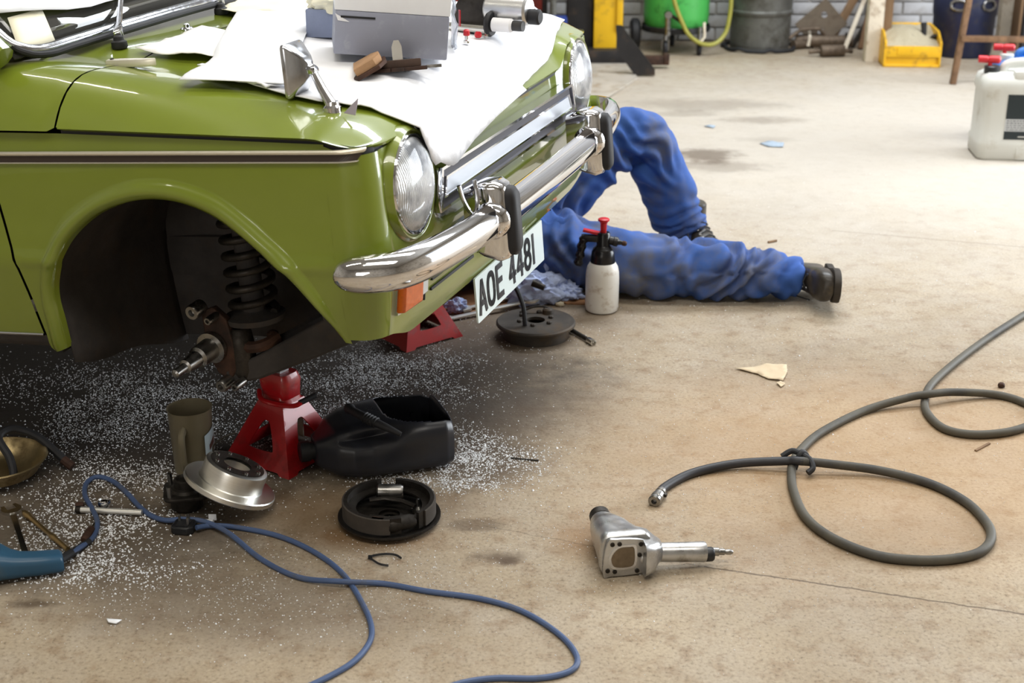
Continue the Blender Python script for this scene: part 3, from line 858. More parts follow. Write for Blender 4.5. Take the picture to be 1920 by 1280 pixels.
cb(MB().loft([rear_ring(u, k) for u, k in ((-1.725, 1.0), (-2.3, 1.0), (-2.75, .98), (-2.9, .9))]), 'rear_body', M['paint'], smooth=50)
for sg in (-1, 1):
    wh = cb(MB().lathe([(.10, -.06), (.20, -.07), (.245, -.05), (.255, 0), (.245, .05), (.20, .07), (.10, .06)], 32, TM(-2.48, sg*.64, -.27) @ RM('X', 90)), 'rear_wheel', M['black_rubber'])
    cb(MB().lathe([(0, -.055), (.06, -.06), (.13, -.045), (.14, 0), (.13, .045), (0, .05)], 28, TM(-2.48, sg*.64, -.27) @ RM('X', 90)), 'hub_cap', M['old_chrome'], wh)

# bonnet and scuttle share one height field
def topw(u, v):
    base = interp(u, [(-1.0, .275), (-.78, .268), (-.63, .248), (-.5, .228), (-.37, .207), (-.2, .180), (-.08, .158), (.02, .145)])
    return base-.022*(min(1.1, abs(v)/.7))**4-.010*math.exp(-((abs(v)-.50)/.07)**2)*sstep(-.05, -.2, u)
def hgt(u, v, lip_add=.004):
    es = SIDE+.004-abs(v); ef = ufront(v)+.004-u; r = .099
    if es < r and ef < r: e = r-math.hypot(r-es, r-ef)
    else: e = min(es, ef)
    lip = lipz(u, v)+(lip_add if u > -.65 else -.003)
    t = min(1, max(0, e/.135))
    return lerp(lip, topw(u, v), 1-(1-t)**2.7)
def shut(v): return -.648+.04*sstep(.74, .45, abs(v))-.01*(1-abs(v)/.74)
def skin(Pl, uq0, uq1, nfr=14):
    rows = []
    for k in range(nfr+1):
        t = (k/nfr)**1.8; row = []
        for u, v in Pl:
            qu, qv = min(max(u, uq0), uq1), min(max(v, -.3), .3)
            x, y = lerp(u, qu, t), lerp(v, qv, t)
            row.append((x, y, hgt(x, y)))
        rows.append(row)
    return rows
Pb = outline(n_side=26, n_corner=16, n_front=48, u_back=-.642, r=.095, grow=.004)
nb = len(Pb)
Pb = [(max(u, shut(v)+.0035), v) for u, v in Pb]
rows = skin(Pb, -.56, -.25)
under = [[(p[0]*.985-.004, p[1]*.985, p[2]-.006) for p in rows[0]]]
mb = MB().loft(under+rows, cap=False, closed=False)
mb.grid(lambda a, b: (lambda u, v: (u, v, hgt(u, v)))(lerp(-.56, -.25, a), lerp(-.3, .3, b)), 10, 14)
# strip between the inner panel and the shut line
mb.grid(lambda a, b: (lambda v: (lambda u: (u, v, hgt(u, v)))(lerp(shut(v)+.0035, -.56, a)))(lerp(-.7425, .7425, b)), 6, 60)
cb(mb, 'bonnet', M['paint'], smooth=60)
# dark rubber in the belt gap
Pg = outline(n_side=30, n_corner=14, n_front=44, u_back=-.645, grow=-.011)
def gp_(u, v, dz): return (u, v, lipz(u, v)+dz)
cb(MB().loft([[gp_(u, v, -.014) for u, v in Pg], [gp_(u, v, .006) for u, v in Pg]], cap=False, closed=False), 'belt_gap_seal', M['black_rubber'], smooth=60)
# scuttle between bonnet and windscreen
def ws_u(v): return -.735-.055*(abs(v)/.65)**3
def scut(a, b):
    v = lerp(-SIDE-.003, SIDE+.003, b); vv = max(-SIDE, min(SIDE, v))
    u = lerp(shut(vv)-.0005, -.97, a)
    if abs(v) > .735: pass
    return (u, v, hgt(u, v))
cb(MB().grid(lambda a, b: scut(a, .5-.5*math.cos(PI*b)), 18, 72), 'scuttle', M['paint'], smooth=60)
# body above the belt behind the scuttle: door tops
for sg in (-1, 1):
    cb(MB().grid(lambda a, b: (lerp(-.97, -2.1, a), sg*(SIDE+.004-.05*b*b), lerp(seam(-.9)+.006, .30, b)), 12, 6), 'upper_side', M['paint'], smooth=60)

# windscreen, its chrome frame, and the roof it carries
glass = mat('smoked_windscreen_glass', (196, 196, 190), .0, trans=.95, spec=.5)
def wsc(t, s):
    """windscreen surface: t across, s up the rake"""
    v = lerp(-.64, .64, t)*(1-.10*s); u = ws_u(v)-.42*s; w = lerp(.262, .285, 1-(abs(v)/.65)**2)+.40*s
    return Vector((u, v, w))
cb(MB().grid(lambda a, b: wsc(a, b), 24, 12), 'windscreen', glass, smooth=60, solid=.005)
fr = [wsc(t/20, 0) for t in range(1, 20)]
fr = [wsc(0, .9), wsc(0, .5), wsc(0, .12), wsc(.015, .03)]+fr+[wsc(.985, .03), wsc(1, .12), wsc(1, .5), wsc(1, .9)]
cb(MB().tube([p+Vector((.010, 0, .006)) for p in catmull(fr, 4)], .011, 12), 'windscreen_trim', M['old_chrome'])
cb(MB().tube([p+Vector((.022, 0, -.004)) for p in catmull(fr, 4)], .007, 10), 'windscreen_seal', M['black_rubber'])
for sg in (-1, 1):
    cb(MB().tube([(-.79, sg*.675, .27), (-.86, sg*.665, .33), (-1.0, sg*.64, .46), (-1.2, sg*.60, .68)], lambda t: .028, 10), 'windscreen_pillar', M['paint'])
def rooff(a, b):
    v = lerp(-.6, .6, b); u = lerp(-1.16, -2.15, a); e = min(a/.12, (1-a)/.12, b/.1, (1-b)/.1, 1)
    return (u, v, .665+.055*(1-(1-max(0, e))**2)+.02*math.sin(PI*a))
cb(MB().grid(rooff, 20, 20), 'roof', M['paint'], smooth=60, solid=.01)
for sg in (-1, 1):
    cb(MB().box((-1.62, sg*.645, .48), (.03, .03, .40)), 'door_pillar', M['paint'])
    cb(MB().tube([(-2.1, sg*.6, .68), (-2.35, sg*.66, .3)], .05, 10), 'rear_pillar', M['paint'])
dash = mat('brown_dashboard', (88, 80, 70), .7, var=.1)
cb(MB().box((-1.0, 0, .255), (.36, 1.2, .03), bev=.012).box((-1.03, 0, .13), (.05, 1.3, .26), bev=.01), 'dashboard', dash)
cb(MB().box((-1.55, 0, -.05), (1.3, 1.38, .40)), 'cabin_tub', M['under'], smooth=0)
# wipers and washer jet
def wiper(name, piv, tip, label=None):
    w = cb(MB().lathe([(.015, 0), (.017, .004), (.016, .014), (.011, .017), (.010, .024), (.006, .027)], 18, TM(*piv)), name, M['black_rubber'])
    A = Vector(piv)+Vector((0, 0, .024)); B = Vector(tip)
    k = MB().box((0, 0, .03), (.014, .012, .05), M=basis(A, B-A), bev=.003)
    k.box((0, 0, .022), (.019, .016, .024), M=basis(A, B-A), bev=.004)
    k.tube([A+(B-A)*t for t in (.12, .4, .7, 1)], lambda t: .0065-.002*t, 8)
    cb(k, 'arm', M['old_chrome'], w)
    bl = MB().tube([B+Vector((-.01, d, .014-.03*abs(d))) for d in (-.16, -.08, 0, .08, .16)], .005, 6)
    cb(bl, 'blade', M['black_rubber'], w)
    return w
wiper('wiper', (-.688, -.43, hgt(-.688, -.43)), (-.83, -.16, .385))
wiper('wiper', (-.702, .02, hgt(-.702, .02)), (-.85, .31, .385))
j = cb(MB().lathe([(.015, 0), (.015, .003), (.012, .006), (.007, .006), (.007, .012), (.003, .015)], 16, TM(-.665, -.20, hgt(-.665, -.20))), 'washer_jet', M['old_chrome'])
# bonnet hinge
hz = hgt(-.6, -.54)+.006
hingem = mat('satin_hinge_plate', (228, 222, 208), .35, .5)
hp = [(-.645, -.55), (-.555, -.553), (-.535, -.543), (-.54, -.535), (-.62, -.528), (-.648, -.535)]
cb(MB().prism(hp, hz-.006, hz+.009, bev=.003), 'bonnet_hinge', hingem)
hz2 = hgt(-.6, .54)+.006
cb(MB().prism([(u, -v) for u, v in hp][::-1], hz2-.006, hz2+.009, bev=.003), 'bonnet_hinge', M['old_chrome'])
cb(MB().lathe([(.004, 0), (.004, .003)], 10, TM(-.635, -.542, hz+.008)), 'hinge_pin', M['dark_steel'])

# bright waist trim on the sides: two bright lines with a dark band
brown = mat('dark_brown_trim_band', (58, 48, 44), .4)
trimm = mat('satin_bright_trim', (236, 230, 214), .3, .65)
S1, S0 = .0565, .0395
def trim(sg):
    y = lambda w: sg*(SIDE+tuck(w)+.002)
    mb = MB()
    def along(s, off):
        # s is the distance along the side from u = -.077, running on round the corner
        if s <= 0: return (-.077+s, sg*(SIDE+off))
        a = s/.065; return (-.077+(.065+off)*math.sin(a), sg*(SIDE-.065+(.065+off)*math.cos(a)))
    def tp(s, off, w): u, v = along(s, off+tuck(.09)+.002); return (u, v, w)
    for w0, w1, u1 in ((.094, .1025, S1), (.0785, .0815, S0)):
        mb.grid(lambda a, b: tp(lerp(-1.643, u1+.006*b, 1-(1-a)**3), .004*math.sin(PI*b), lerp(w0, w1, b)), 60, 4)
    q = cb(mb, 'side_trim', trimm, smooth=60)
    cb(MB().grid(lambda a, b: tp(lerp(-1.643, lerp(S0+.002, S1, b), 1-(1-a)**3), -.0005, lerp(.081, .095, b)), 60, 1), 'trim_band', brown, q, smooth=0)
trim(-1); trim(1)

# headlamps
lens = mat('fluted_headlamp_glass', (232, 236, 240), .06, spec=.7, coat=.6, stretch=(1, 1, 1))
def lens_material():
    m = lens; nt = NT(m); b = nt.n['Principled BSDF']
    tc = nt.new('ShaderNodeTexCoord'); w = nt.new('ShaderNodeTexWave', Scale=75.0, Distortion=2.0, bands_direction='Y'); w.inputs['Detail'].default_value = 1.0
    nt.link(tc.outputs['Object'], w.inputs['Vector'])
    n = nt.new('ShaderNodeTexNoise', Scale=16.0, Detail=3.0); nt.link(tc.outputs['Object'], n.inputs['Vector'])
    c = ramp(nt, n.outputs['Fac'], [(.36, lin((118, 124, 134))), (.5, lin((205, 208, 212))), (.64, lin((240, 242, 244)))])
    c = mixc(nt, .18, c, ramp(nt, w.outputs['Fac'], [(0, lin((110, 112, 120))), (1, lin((250, 250, 250)))]))
    nt.link(c, b.inputs['Base Color']); b.inputs['Metallic'].default_value = .35; b.inputs['Roughness'].default_value = .22
    bp = nt.new('ShaderNodeBump', Distance=.002, Strength=.6); nt.link(w.outputs['Fac'], bp.inputs['Height']); nt.link(bp.outputs[0], b.inputs['Normal'])
lens_material()
for sg in (-1, 1):
    mm = TM(-.012, sg*.57, 0) @ RM('Y', 90)
    h = cb(MB().lathe([(.112, -.045), (.113, -.012), (.109, .004), (.1025, .012), (.098, .010), (.096, -.004)], 48, mm, cap=(False, False)), 'headlamp', M['paint'], smooth=60)
    cb(MB().lathe([(.098, -.004), (.0975, .009), (.0945, .013), (.0905, .012), (.089, .004)], 48, mm, cap=(False, False)), 'rim', M['chrome'], h, smooth=60)
    cb(MB().lathe([(.0905, .004), (.087, .013), (.07, .024), (.045, .032), (.02, .0355), (0, .036)], 48, mm), 'lens', lens, h, smooth=80)
# grille bar: bright frame, dark band, silver infill
silver = mat('brushed_silver_panel', (206, 211, 220), .35, .55, var=.03, scale=5)
dark_in = mat('dark_grille_band', (52, 50, 58), .45, .3)
def quad_frame(o, i, d0, d1):
    """flat frame between two quads given as (v, w) corners"""
    vs = [(d1, *p) for p in o]+[(d1, *p) for p in i]+[(d0, *p) for p in o]+[(d0, *p) for p in i]
    fs = []
    for k in range(4):
        n = (k+1) % 4
        fs += [(k, n, 4+n, 4+k), (k, 8+k, 8+n, n), (4+k, 4+n, 12+n, 12+k)]
    return vs, fs
def trap(h0, h1, w0, w1): return [(-h1, w0), (h1, w0), (h0, w1), (-h0, w1)]
Q0, Q1, Q2, Q3 = trap(.457, .480, -.080, .004), trap(.449, .471, -.074, -.002), trap(.432, .452, -.058, -.018), trap(.427, .446, -.054, -.022)
g = cb(MB().add(*quad_frame(Q0, Q1, -.02, .012)), 'grille_bar', M['chrome'], smooth=0)
cb(MB().add([(.006, *p) for p in Q1], [(0, 1, 2, 3)]), 'dark_band', dark_in, g, smooth=0)
cb(MB().add(*quad_frame(Q2, Q3, .004, .010)), 'inner_bead', M['chrome'], g, smooth=0)
cb(MB().add([(.008, *p) for p in Q3], [(0, 1, 2, 3)]), 'silver_infill', silver, g, smooth=0)

# bumper and overriders
bw = -.118
bp_ = [(-.085, -.768), (-.055, -.768), (-.005, -.752), (.035, -.70), (.062, -.58), (.078, -.40), (.083, 0)]
bpts = catmull([(*p, 0) for p in bp_+[(u, -v) for u, v in bp_[::-1][1:]]], 8)
sec = [(.0, .036), (.012, .034), (.022, .026), (.029, .013), (.031, .0), (.029, -.013), (.022, -.026), (.012, -.034), (.0, -.036), (-.004, -.026), (-.004, .026)]
rings = []
nB = len(bpts)
for i, p in enumerate(bpts):
    t = (bpts[min(i+1, nB-1)]-bpts[max(i-1, 0)]).normalized(); n = Vector((t.y, -t.x, 0))
    e = min(i, nB-1-i)/14; k = math.sqrt(max(.02, 1-(1-min(1, e))**2))
    rings.append([(p.x+n.x*x*(.35+.65*k), p.y+n.y*x*(.35+.65*k), bw+z*k) for x, z in sec])
bump = cb(MB().loft(rings), 'bumper', M['chrome'], smooth=70)
for sg in (-1, 1):
    def oring(u, hw, z0, z1, r):
        return [(u, sg*.365+x, (z0+z1)/2+y) for x, y in rrect(hw*2, z1-z0, r, 5)]
    ov = cb(MB().loft([oring(.025, .032, -.175, -.055, .012), oring(.06, .034, -.195, -.042, .012), oring(.092, .034, -.205, -.040, .014), oring(.108, .028, -.200, -.048, .014), oring(.113, .020, -.19, -.058, .012)]), 'overrider', M['chrome'], smooth=50)
    cb(MB().loft([oring(.106, .023, -.195, -.052, .02), oring(.122, .023, -.195, -.054, .02), oring(.130, .016, -.185, -.064, .015)]), 'rubber_pad', M['black_rubber'], ov, smooth=50)
    # saddle bosses where the bar meets the overrider
    for dv in (-1, 1):
        cb(MB().lathe([(.040, 0), (.037, .012), (.026, .022), (.0, .026)], 20, TM(.082, sg*.365+dv*.030, bw) @ RM('X', -90*dv)), 'boss', M['chrome'], ov, smooth=70)
    cb(MB().lathe([(.005, 0), (.005, .004), (.003, .006)], 8, TM(.075, sg*.365+.034, -.16) @ RM('X', -90)), 'bolt', M['steel'], ov)
# towing eye of bent rod standing up behind the bumper
cb(MB().tube(catmull([(.045, -.462, -.03), (.05, -.454, -.065), (.06, -.436, -.095), (.065, -.421, -.075), (.06, -.414, -.03)], 6), .0045, 8), 'hook', M['old_chrome'])
# number plate
plw = mat('white_plate', (226, 240, 240), .35, coat=.3)
plk = mat('plate_black', (22, 22, 26), .4)
plc = Vector((-.028, 0, -.342))
pl = cb(MB().prism(rrect(.485, .102, .004, 3), 0, .004, TM(plc) @ Matrix(((0, 0, 1, 0), (1, 0, 0, 0), (0, 1, 0, 0), (0, 0, 0, 1)))), 'number_plate', plw)
pm = LT @ TM(plc+Vector((.0045, 0, 0))) @ Matrix(((0, 0, 1, 0), (1, 0, 0, 0), (0, 1, 0, 0), (0, 0, 0, 1)))
def stroke_char(ch):
    """blocky plate letters as polylines on a 0..1 grid, height 1 and width .62"""
    w = .60
    oval = [(w/2+(w/2)*math.copysign(abs(math.sin(a))**.8, math.sin(a)), .5+.5*math.copysign(abs(math.cos(a))**.75, math.cos(a))) for a in [2*PI*k/28 for k in range(29)]]
    if ch == 'A': return [[(0, 0), (w/2-.02, 1), (w/2+.02, 1), (w, 0)], [(.12, .3), (w-.12, .3)]]
    if ch == 'O': return [oval]
    if ch == 'E': return [[(w, 1), (.06, 1), (.06, 0), (w, 0)], [(.06, .52), (w*.85, .52)]]
    if ch == '4': return [[(w*.72, 0), (w*.72, 1), (.0, .28), (w, .28)]]
    if ch == '8': return [[(w/2+w*.42*math.sin(a), .76+.24*math.cos(a)) for a in [2*PI*k/20 for k in range(21)]], [(w/2+w*.5*math.sin(a), .26+.26*math.cos(a)) for a in [2*PI*k/20 for k in range(21)]]]
    if ch == '1': return [[(w*.5, 0), (w*.5, 1)]]
    return []
def plate_char(mb, ch, x0, hgt_, wx, th):
    for ln in stroke_char(ch):
        pts = [Vector((x0+p[0]/.6*wx, (p[1]-.5)*(hgt_-th), 0)) for p in ln]
        for a, b in zip(pts, pts[1:]):
            d = (b-a)
            if d.length < 1e-6: continue
            n = Vector((-d.y, d.x, 0)).normalized()*th/2; e = d.normalized()*th*.32
            q = [a-n-e, b-n+e, b+n+e, a+n-e]
            mb.prism([(p.x, p.y) for p in q], 0, .0012, pm)
x = -.226
for ch in 'AOE 4481':
    if ch == ' ': x += .034; continue
    wx = .012 if ch == '1' else .040
    if ch == '1': x -= .012
    mb = MB(); plate_char(mb, ch, x, .080, .040, .0125); x += .0575
    mb.build('letter' if ch in 'AOE' else 'digit', plk, pl, smooth=0)
# plate bracket, indicators, louvre slots
cb(MB().box((-.045, 0, -.30), (.02, .22, .06), bev=.003), 'plate_bracket', M['under'])
amber = mat('amber_lens', (206, 92, 22), .18, spec=.6, coat=.5, var=.15, scale=60)
clear = mat('clear_lamp_lens', (206, 210, 212), .15, spec=.6, coat=.5)
def front_pt(v, w, d=0.0):
    """point on the front panel at lateral v (corner included)"""
    best = min(P, key=lambda q: abs(q[1]-v) + (0 if q[0] > -.09 else 9))
    i = P.index(best); a, b = P[i-1], P[i+1]; t = Vector((b[0]-a[0], b[1]-a[1])).normalized(); o = ptuck(w, v)+d
    return Vector((best[0]+t.y*o, best[1]-t.x*o, w)), Vector((t.y, -t.x, 0))
for sg in (-1, 1):
    def lampring(vs, ws, d):
        out = []
        for v, w in ((vs[0], ws[0]), (vs[1], ws[0]), (vs[1], ws[1]), (vs[0], ws[1])):
            p, n = front_pt(sg*v, w, d); out.append(tuple(p))
        return out
    vs = (.665, .545); ws = (-.232, -.165)
    il = cb(MB().loft([lampring(vs, ws, -.015), lampring(vs, ws, .006)]), 'indicator_lamp', M['old_chrome'], smooth=30)
    cb(MB().loft([lampring((.66, .58), (-.229, -.168), .0), lampring((.655, .583), (-.226, -.171), .020)]), 'amber_lens', amber, il, smooth=30, bevel=.003)
    cb(MB().loft([lampring((.578, .55), (-.22, -.168), .0), lampring((.576, .553), (-.217, -.171), .016)]), 'clear_lens', clear, il, smooth=30, bevel=.002)
    for k in range(4):
        w = -.165-.021*k
        for v0, v1 in ((.505, .27), (.25, .02)):
            mb = MB()
            a, n = front_pt(sg*v0, w, .0); b, _ = front_pt(sg*v1, w, .0)
            mb.loft([[p+Vector((.004, 0, .0028)), p+Vector((.004, 0, -.0028)), p+Vector((-.02, 0, -.0028)), p+Vector((-.02, 0, .0028))] for p in (a+Vector((.0, 0, 0)), (a+b)/2, b)])
            cb(mb, 'louvre_slot', M['black_rubber'], smooth=0)
    a, n = front_pt(sg*.53, -.16); b, _ = front_pt(sg*.53, -.24)
    cb(MB().tube([a+n*.001, (a+b)/2+n*.001, b+n*.001], .0035, 6), 'panel_seam', M['black_rubber'])

# bonnet mirrors
def mirror(sg, base_uv, headc):
    b = Vector((base_uv[0], base_uv[1], hgt(*base_uv)))
    m = cb(MB().lathe([(.017, -.004), (.017, .006), (.013, .01), (.012, .016)], 20, TM(b)), 'bonnet_mirror', M['chrome'])
    top = Vector(headc)+Vector((.028, 0, -.002))
    cb(MB().tube([b+Vector((0, 0, .008)), lerp(b, top, .5), top], lambda t: .0115-.005*t, 12), 'stem', M['chrome'], m)
    cb(MB().lathe([(.006, -.012), (.010, -.008), (.011, 0), (.010, .01), (.004, .016)], 14, TM(top) @ RM('X', 70)), 'joint', M['old_chrome'], m)
    H = Vector(headc)
    def hr(u, s, r): return [(H.x+u, H.y+x*s, H.z+z*s) for x, z in rrect(.075, .098, r)]
    cb(MB().loft([hr(-.014, 1.0, .008), hr(-.008, 1.03, .008), hr(-.004, 1.0, .008), hr(.020, .5, .01), hr(.026, .28, .006)]), 'mirror_housing', M['old_chrome'], m, smooth=30)
    cb(MB().add(hr(-.0145, .93, .006), [tuple(range(20))]), 'mirror_glass', M['chrome'], m, smooth=0)
mirror(-1, (-.125, -.625), (-.205, -.585, .222))
mirror(1, (-.125, .625), (-.205, .60, .222))

# wheel housing, suspension, hub carrier
def liner(a, b):
    t = lerp(a0-.02, a1+.02, a); r = interp(t, pin)+.012
    u, w = ARC[0]+math.cos(t)*r, ARC[1]+math.sin(t)*r
    return (u, -SIDE+.03+.42*b, w+.02*b)
cb(MB().grid(liner, 40, 8), 'wheel_housing', M['under'], smooth=60)
cb(MB().grid(lambda a, b: (lerp(-.80, -.06, a), -SIDE+.445+.02*math.sin(6*a), lerp(interp(a, [(0, -.43), (.55, -.43), (.85, -.33), (1, -.29)]), .06, b)), 20, 8), 'inner_wing', M['under'], smooth=60)
cb(MB().grid(lambda a, b: (-.735-.012*math.sin(3*b), lerp(-SIDE+.045, -.28, a), lerp(lerp(-.345, -.44, a)-.006*math.sin(9*a), -.06, b)), 14, 8), 'splash_panel', M['under'], smooth=60, solid=.004)
cb(MB().box((-.50, .0, -.24), (.66, .58, .10), bev=.02), 'floor_pan', M['under'])
cb(MB().box((-.19, .0, -.25), (.05, 1.20, .05), bev=.01), 'front_crossmember', M['under'])
cb(MB().grid(lambda a, b: (lerp(-.80, -.06, a), SIDE-.30+.02*math.sin(6*a), lerp(-.32, .06, b)), 8, 6), 'inner_wing', M['under'], smooth=60)
# spindle assembly on the near side
sp = Vector((-.50, -.55, -.350))
carr = cb(MB().loft([[Vector((sp.x+.012+x*.8, sp.y+dy, sp.z+z)) for x, z in ((-.030, .075), (.005, .085), (.040, .06), (.052, .0), (.050, -.05), (.030, -.075), (-.005, -.06), (-.030, -.02))] for dy in (-.008, .012)]), 'hub_carrier', M['rust'], bevel=.003)
ax = [(.034, 0), (.034, .012), (.024, .014), (.0225, .055), (.017, .06), (.0145, .098), (.0095, .101), (.009, .132), (.005, .135)]
mm = basis(sp+Vector((.005, -.006, 0)), (-.12, -1, -.10), (1, 0, 0))
cb(MB().lathe(ax, 24, mm), 'stub_axle', M['steel'], carr)
for du, dw, r in ((-.012, .085, .017), (.022, .068, .009), (.030, -.075, .014), (.062, -.075, .009)):
    a = sp+Vector((du, -.004, dw))
    cb(MB().lathe([(r, 0), (r, .03), (r*.85, .034), (r*.45, .034), (r*.4, .024), (0, .022)], 16, basis(a, (-.12, -1, -.1))), 'caliper_bolt', M['steel'], carr)
cb(MB().lathe([(.024, -.052), (.028, -.035), (.028, .02), (.024, .05), (.020, .055)], 20, TM(-.445, -.53, -.37)), 'king_pin_housing', M['dark_steel'], carr)
cb(MB().tube(catmull([(-.46, -.53, -.345), (-.42, -.54, -.355), (-.39, -.53, -.352), (-.375, -.50, -.345)], 5), .013, 8), 'steering_arm', M['rust'], carr)
cb(MB().lathe([(.006, -.035), (.020, -.03), (.024, -.012), (.022, .006), (.014, .012), (.012, .03), (.006, .034)], 16, TM(-.385, -.50, -.365)), 'track_rod_end', M['rust'], carr)
cb(MB().tube([(-.385, -.50, -.36), (-.25, -.30, -.31), (-.15, -.1, -.29)], .011, 8), 'track_rod', M['under'], carr)
# coil spring over damper
spring = [(-.42+.045*math.cos(a), -.50+.045*math.sin(a), -.29+.225*(a/(2*PI*6.5))) for a in [2*PI*6.5*k/160 for k in range(161)]]
ss = cb(MB().tube(spring, .0085, 8), 'coil_spring', M['dark_steel'], smooth=80)
cb(MB().lathe([(.062, -.012), (.064, 0), (.03, .006), (.024, .01), (.024, .30), (.05, .31)], 20, TM(-.42, -.50, -.295)), 'damper', M['under'], ss)
# pressed lower arm running inboard and forward
arm = MB()
def armring(u, v, w, hh, ww): return [(u-ww*.2, v-ww, w+hh), (u+ww*.2, v+ww, w+hh), (u+ww*.2, v+ww, w-hh), (u-ww*.2, v-ww, w-hh)]
arm.loft([armring(-.47, -.53, -.42, .018, .03), armring(-.40, -.50, -.40, .026, .045), armring(-.30, -.46, -.36, .035, .045), armring(-.20, -.43, -.318, .04, .05), armring(-.15, -.40, -.285, .035, .05)])
cb(arm, 'suspension_arm', M['under'], bevel=.006)
cb(MB().tube([(-.44, -.5, -.42), (-.3, -.25, -.36), (-.28, -.12, -.33)], .022, 8), 'lower_wishbone', M['under'])
# far-side hub so the car is not empty beneath
cb(MB().tube([(-.44, .5, -.42), (-.3, .25, -.36), (-.28, .12, -.33)], .022, 8), 'lower_wishbone', M['under'])
# ------------------------------------------------------------------ things lying on the bonnet
def sheet_mesh(poly, posf, step=.02, jitter=.0, seed=1):
    """triangulated sheet: outline polygon in (a, b), posf maps (a, b) to world"""
    rnd = random.Random(seed)
    pts = []; n = len(poly)
    for i in range(n):
        p, q = Vector(poly[i]), Vector(poly[(i+1) % n]); m = max(1, int((q-p).length/step))
        pts += [p.lerp(q, k/m) for k in range(m)]
    nb_ = len(pts); loop = [(i, (i+1) % nb_) for i in range(nb_)]
    def inside(x, y):
        c = False
        for i in range(n):
            a, b = poly[i], poly[i-1]
            if (a[1] > y) != (b[1] > y) and x < (b[0]-a[0])*(y-a[1])/(b[1]-a[1])+a[0]: c = not c
        return c
    x0, x1 = min(p[0] for p in poly), max(p[0] for p in poly); y0, y1 = min(p[1] for p in poly), max(p[1] for p in poly)
    bd = list(pts)
    y = y0
    k = 0
    while y < y1:
        x = x0+(step/2 if k % 2 else 0)
        while x < x1:
            q = Vector((x+rnd.uniform(-jitter, jitter), y+rnd.uniform(-jitter, jitter)))
            if inside(q.x, q.y) and min((q-b).length_squared for b in bd) > (step*.55)**2: pts.append(q)
            x += step
        y += step*.87; k += 1
    r = geometry.delaunay_2d_cdt([Vector(p[:2]) for p in pts], loop, [], 1, 1e-7)
    V, F = r[0], r[2]
    return MB().add([posf(p.x, p.y) for p in V], [tuple(f) for f in F])
def on_car(u, v, lift=.004):
    """lay a point on the bonnet; past the nose it hangs straight down"""
    uf = ufront(v)+.004
    if u <= uf: return cw((u, v, hgt(u, v)+lift))
    return cw((uf+.012+lift, v, hgt(uf, v)+lift-(u-uf)))

# white cloth spread over the bonnet
clp = [(-.42, -.545), (-.34, -.575), (-.24, -.60), (-.18, -.615), (-.10, -.60), (-.05, -.575), (.0, -.555), (.07, -.515), (.085, -.497), (.062, -.40), (.040, -.30), (.022, -.16), (.008, .0), (-.002, .16), (-.012, .34), (-.035, .52), (-.06, .66), (-.30, .69), (-.52, .69), (-.55, .3), (-.50, -.2)]
def clothf(u, v):
    edge = 1.0
    z = .006+.005*max(0, fnz((u, v, 0), 9, 3, 2.0))+.004*abs(nz((u*1.2+v, v, 1), 14))
    near = sstep(-.48, -.60, v)
    z += near*.010*abs(nz((u, v*.3, 3), 26))
    return on_car(u, v, z)
cl = sheet_mesh(clp, clothf, .018, .004)
single(cl, 'dust_cloth', M['cloth'], 'large white cloth spread over the car bonnet', 'cloth', base=cw((-.25, 0, .17)), smooth=80, solid=.002)
# folded edge of a second rag by the mirror
rp = [(-.47, -.50), (-.40, -.555), (-.33, -.585), (-.27, -.60), (-.25, -.56), (-.31, -.50), (-.40, -.44)]
rg = sheet_mesh(rp, lambda u, v: on_car(u, v, .014+.012*abs(nz((u, v, 0), 30))+.006*nz((u, v, 5), 50)), .01, .002)
single(rg, 'cotton_rag', M['cloth'], 'crumpled white rag edge beside the bonnet mirror', 'rag', base=cw((-.35, -.53, .2)), smooth=80, solid=.003)
# plain white sheet lying toward the windscreen
def flat_on(u, v, lift): return on_car(u, v, lift)
def sheet_from_px(pxs, w, mk):
    out = []
    for x, y in pxs:
        r = ray(x, y); d = (CO+WW*w-CC).dot(WW)/r.dot(WW); q = CC+r*d-CO; out.append((q.dot(UU), q.dot(VV)))
    return out
def bonnet_px(pxs, lift):
    out = []
    for x, y in pxs:
        w = .22
        for _ in range(12):
            r = ray(x, y); d = (CO+WW*w-CC).dot(WW)/r.dot(WW); q = CC+r*d-CO; uv = (q.dot(UU), q.dot(VV)); w = .5*w+.5*(hgt(*uv)+lift)
        out.append(uv)
    return out
sp_ = bonnet_px([(336, 149), (400, 108), (445, 20), (590, 14), (575, 60), (548, 140), (540, 158)], .02)
ws = sheet_mesh(sp_, lambda u, v: cw((u, v, hgt(u, v)+.020+.003*nz((u, v, 2), 6))), .03)
single(ws, 'paper_sheet', M['white_paper'], 'large plain white paper sheet on the bonnet by the windscreen', 'paper', base=cw((-.45, -.25, .228)), smooth=80, solid=.0015)
